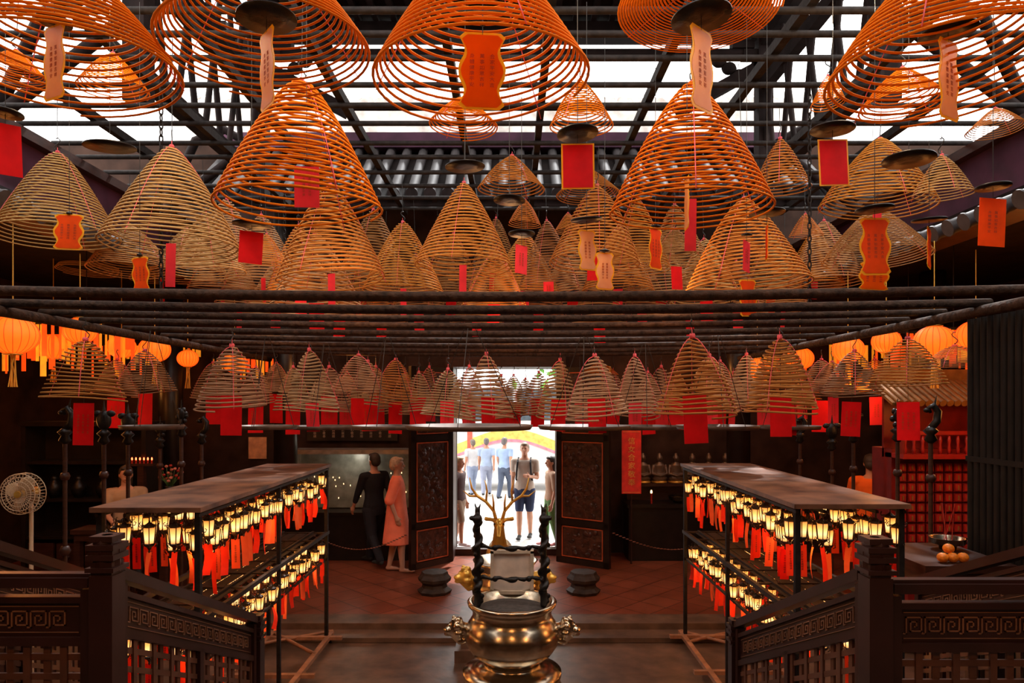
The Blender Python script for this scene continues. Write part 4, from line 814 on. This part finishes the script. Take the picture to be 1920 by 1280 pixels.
for px,py,d,r in((24,628,6.3,.21),(290,655,8.8,.19),(150,620,7.6,.17),(228,650,9.8,.19),(352,672,9.6,.14),(100,650,9.0,.19),(1752,642,7.0,.2),(1590,655,8.6,.19),(1662,640,8.0,.16),(1500,672,10.4,.2),(1420,690,10.6,.18),(1830,630,7.4,.2),(440,680,10.5,.18)):
    roundlantern(X(px,d),d,Z(py,d),r)
def fringe(x0,x1,y,z,h,seed,m1,m2):
    rnd=random.Random(seed); g=G(); n=int(abs(x1-x0)/.07)
    for k in range(n):
        x=x0+(x1-x0)*(k+.5)/n; w=rnd.uniform(.015,.04); hh=h*rnd.uniform(.4,1.3); g.box((x,rnd.uniform(-.05,.05),z-hh/2),(w*2,.004,hh),rnd.randint(0,1),rz=rnd.uniform(-.7,.7))
    g.box(((x0+x1)/2,0,z+.01),(abs(x1-x0),.03,.03),2)
    for t in(.1,.9): x=x0+(x1-x0)*t; g.cyl((x,0,z),(x,0,4.4),.006,n=5,mi=2)
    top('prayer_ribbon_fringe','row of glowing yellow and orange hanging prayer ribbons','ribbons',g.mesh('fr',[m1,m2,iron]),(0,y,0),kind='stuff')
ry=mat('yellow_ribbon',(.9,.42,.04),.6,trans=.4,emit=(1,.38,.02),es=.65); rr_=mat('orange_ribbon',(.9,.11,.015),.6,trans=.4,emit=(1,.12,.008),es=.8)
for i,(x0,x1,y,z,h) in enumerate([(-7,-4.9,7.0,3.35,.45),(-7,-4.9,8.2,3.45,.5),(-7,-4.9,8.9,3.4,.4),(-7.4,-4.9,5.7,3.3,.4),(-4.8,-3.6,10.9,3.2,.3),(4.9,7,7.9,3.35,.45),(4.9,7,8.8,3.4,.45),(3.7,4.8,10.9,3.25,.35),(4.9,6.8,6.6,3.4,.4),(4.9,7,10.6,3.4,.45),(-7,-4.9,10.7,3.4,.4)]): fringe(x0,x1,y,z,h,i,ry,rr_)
# ---------------------------------------------------------------- lights
def lamp(loc,e,col,r=.15,n='fill_light',lab='added warm fill light without a visible fitting'):  # default is an added fill light, not a real fitting
    l=bpy.data.lights.new('lamp','POINT'); l.energy=e; l.color=col; l.shadow_soft_size=r; o=bpy.data.objects.new(n,l); C.objects.link(o); o.location=loc
    o['label']=lab; o['category']='light'
warm=(1,.34,.07)
for x,y,z,e in((-5.9,7.6,2.9,34),(-6,9.8,2.9,18),(-5.4,5.0,2.6,14),(5.9,7.6,2.9,30),(4.3,8.4,2.7,26),(4.6,6.2,2.5,26),(-4.9,6.8,2.2,12),(2.4,10.2,3.0,28),(-2.2,9.6,3.1,32)): lamp((x,y,z),e,warm)  # added fills brightening side halls, shrine, worker and rear hall
for x,y,z,e in((-2.6,1.0,3.2,46),(2.6,1.0,3.2,46),(0,1.0,3.2,32),(-1.2,5.4,3.4,12),(1.2,5.4,3.4,12),(0,8.0,3.5,18),(-2.6,7.4,3.5,14),(2.6,7.4,3.5,14)): lamp((x,y,z),e,(1,.43,.13),.2)  # added warm fill in front of and beneath the coils
for x in(-2.3,-.1,2.2): lamp((x,3.95,4.85),42,(1,.72,.42),.1)  # added backlights for the near prayer cards and coil rims
lamp((-2.55,10.95,1.62),4,(.95,.85,.7),.08,'case_fill','small added fill light inside the display case')  # fill light added to brighten the case interior
for p in RACKLIGHTS: lamp(p,4.5,(1,.42,.10),.05,'lantern_bulb','warm bulb glowing among the rack lanterns')
sun=bpy.data.lights.new('sun','SUN'); sun.energy=7; sun.angle=.05; so=bpy.data.objects.new('sun',sun); C.objects.link(so); so.rotation_euler=(math.radians(-35),math.radians(12),0); so['label']='daylight sun above the temple roof'; so['category']='light'
w=bpy.data.worlds.new('sky'); bpy.context.scene.world=w; w.use_nodes=True; nt=w.node_tree; bg=nt.nodes['Background']; bg.inputs[0].default_value=(1,.97,.94,1); bg.inputs[1].default_value=4.5
cam=bpy.data.cameras.new('camera'); co=bpy.data.objects.new('camera',cam); C.objects.link(co); co.location=(0,0,CAMZ); co.rotation_euler=(pi/2,0,0); cam.lens=24; cam.sensor_width=36; cam.shift_y=115/1920; cam.clip_start=.05
bpy.context.scene.camera=co
bpy.context.scene.view_settings.view_transform='Standard'
bpy.context.scene.view_settings.look='None'
print('OBJ',len(bpy.data.objects))
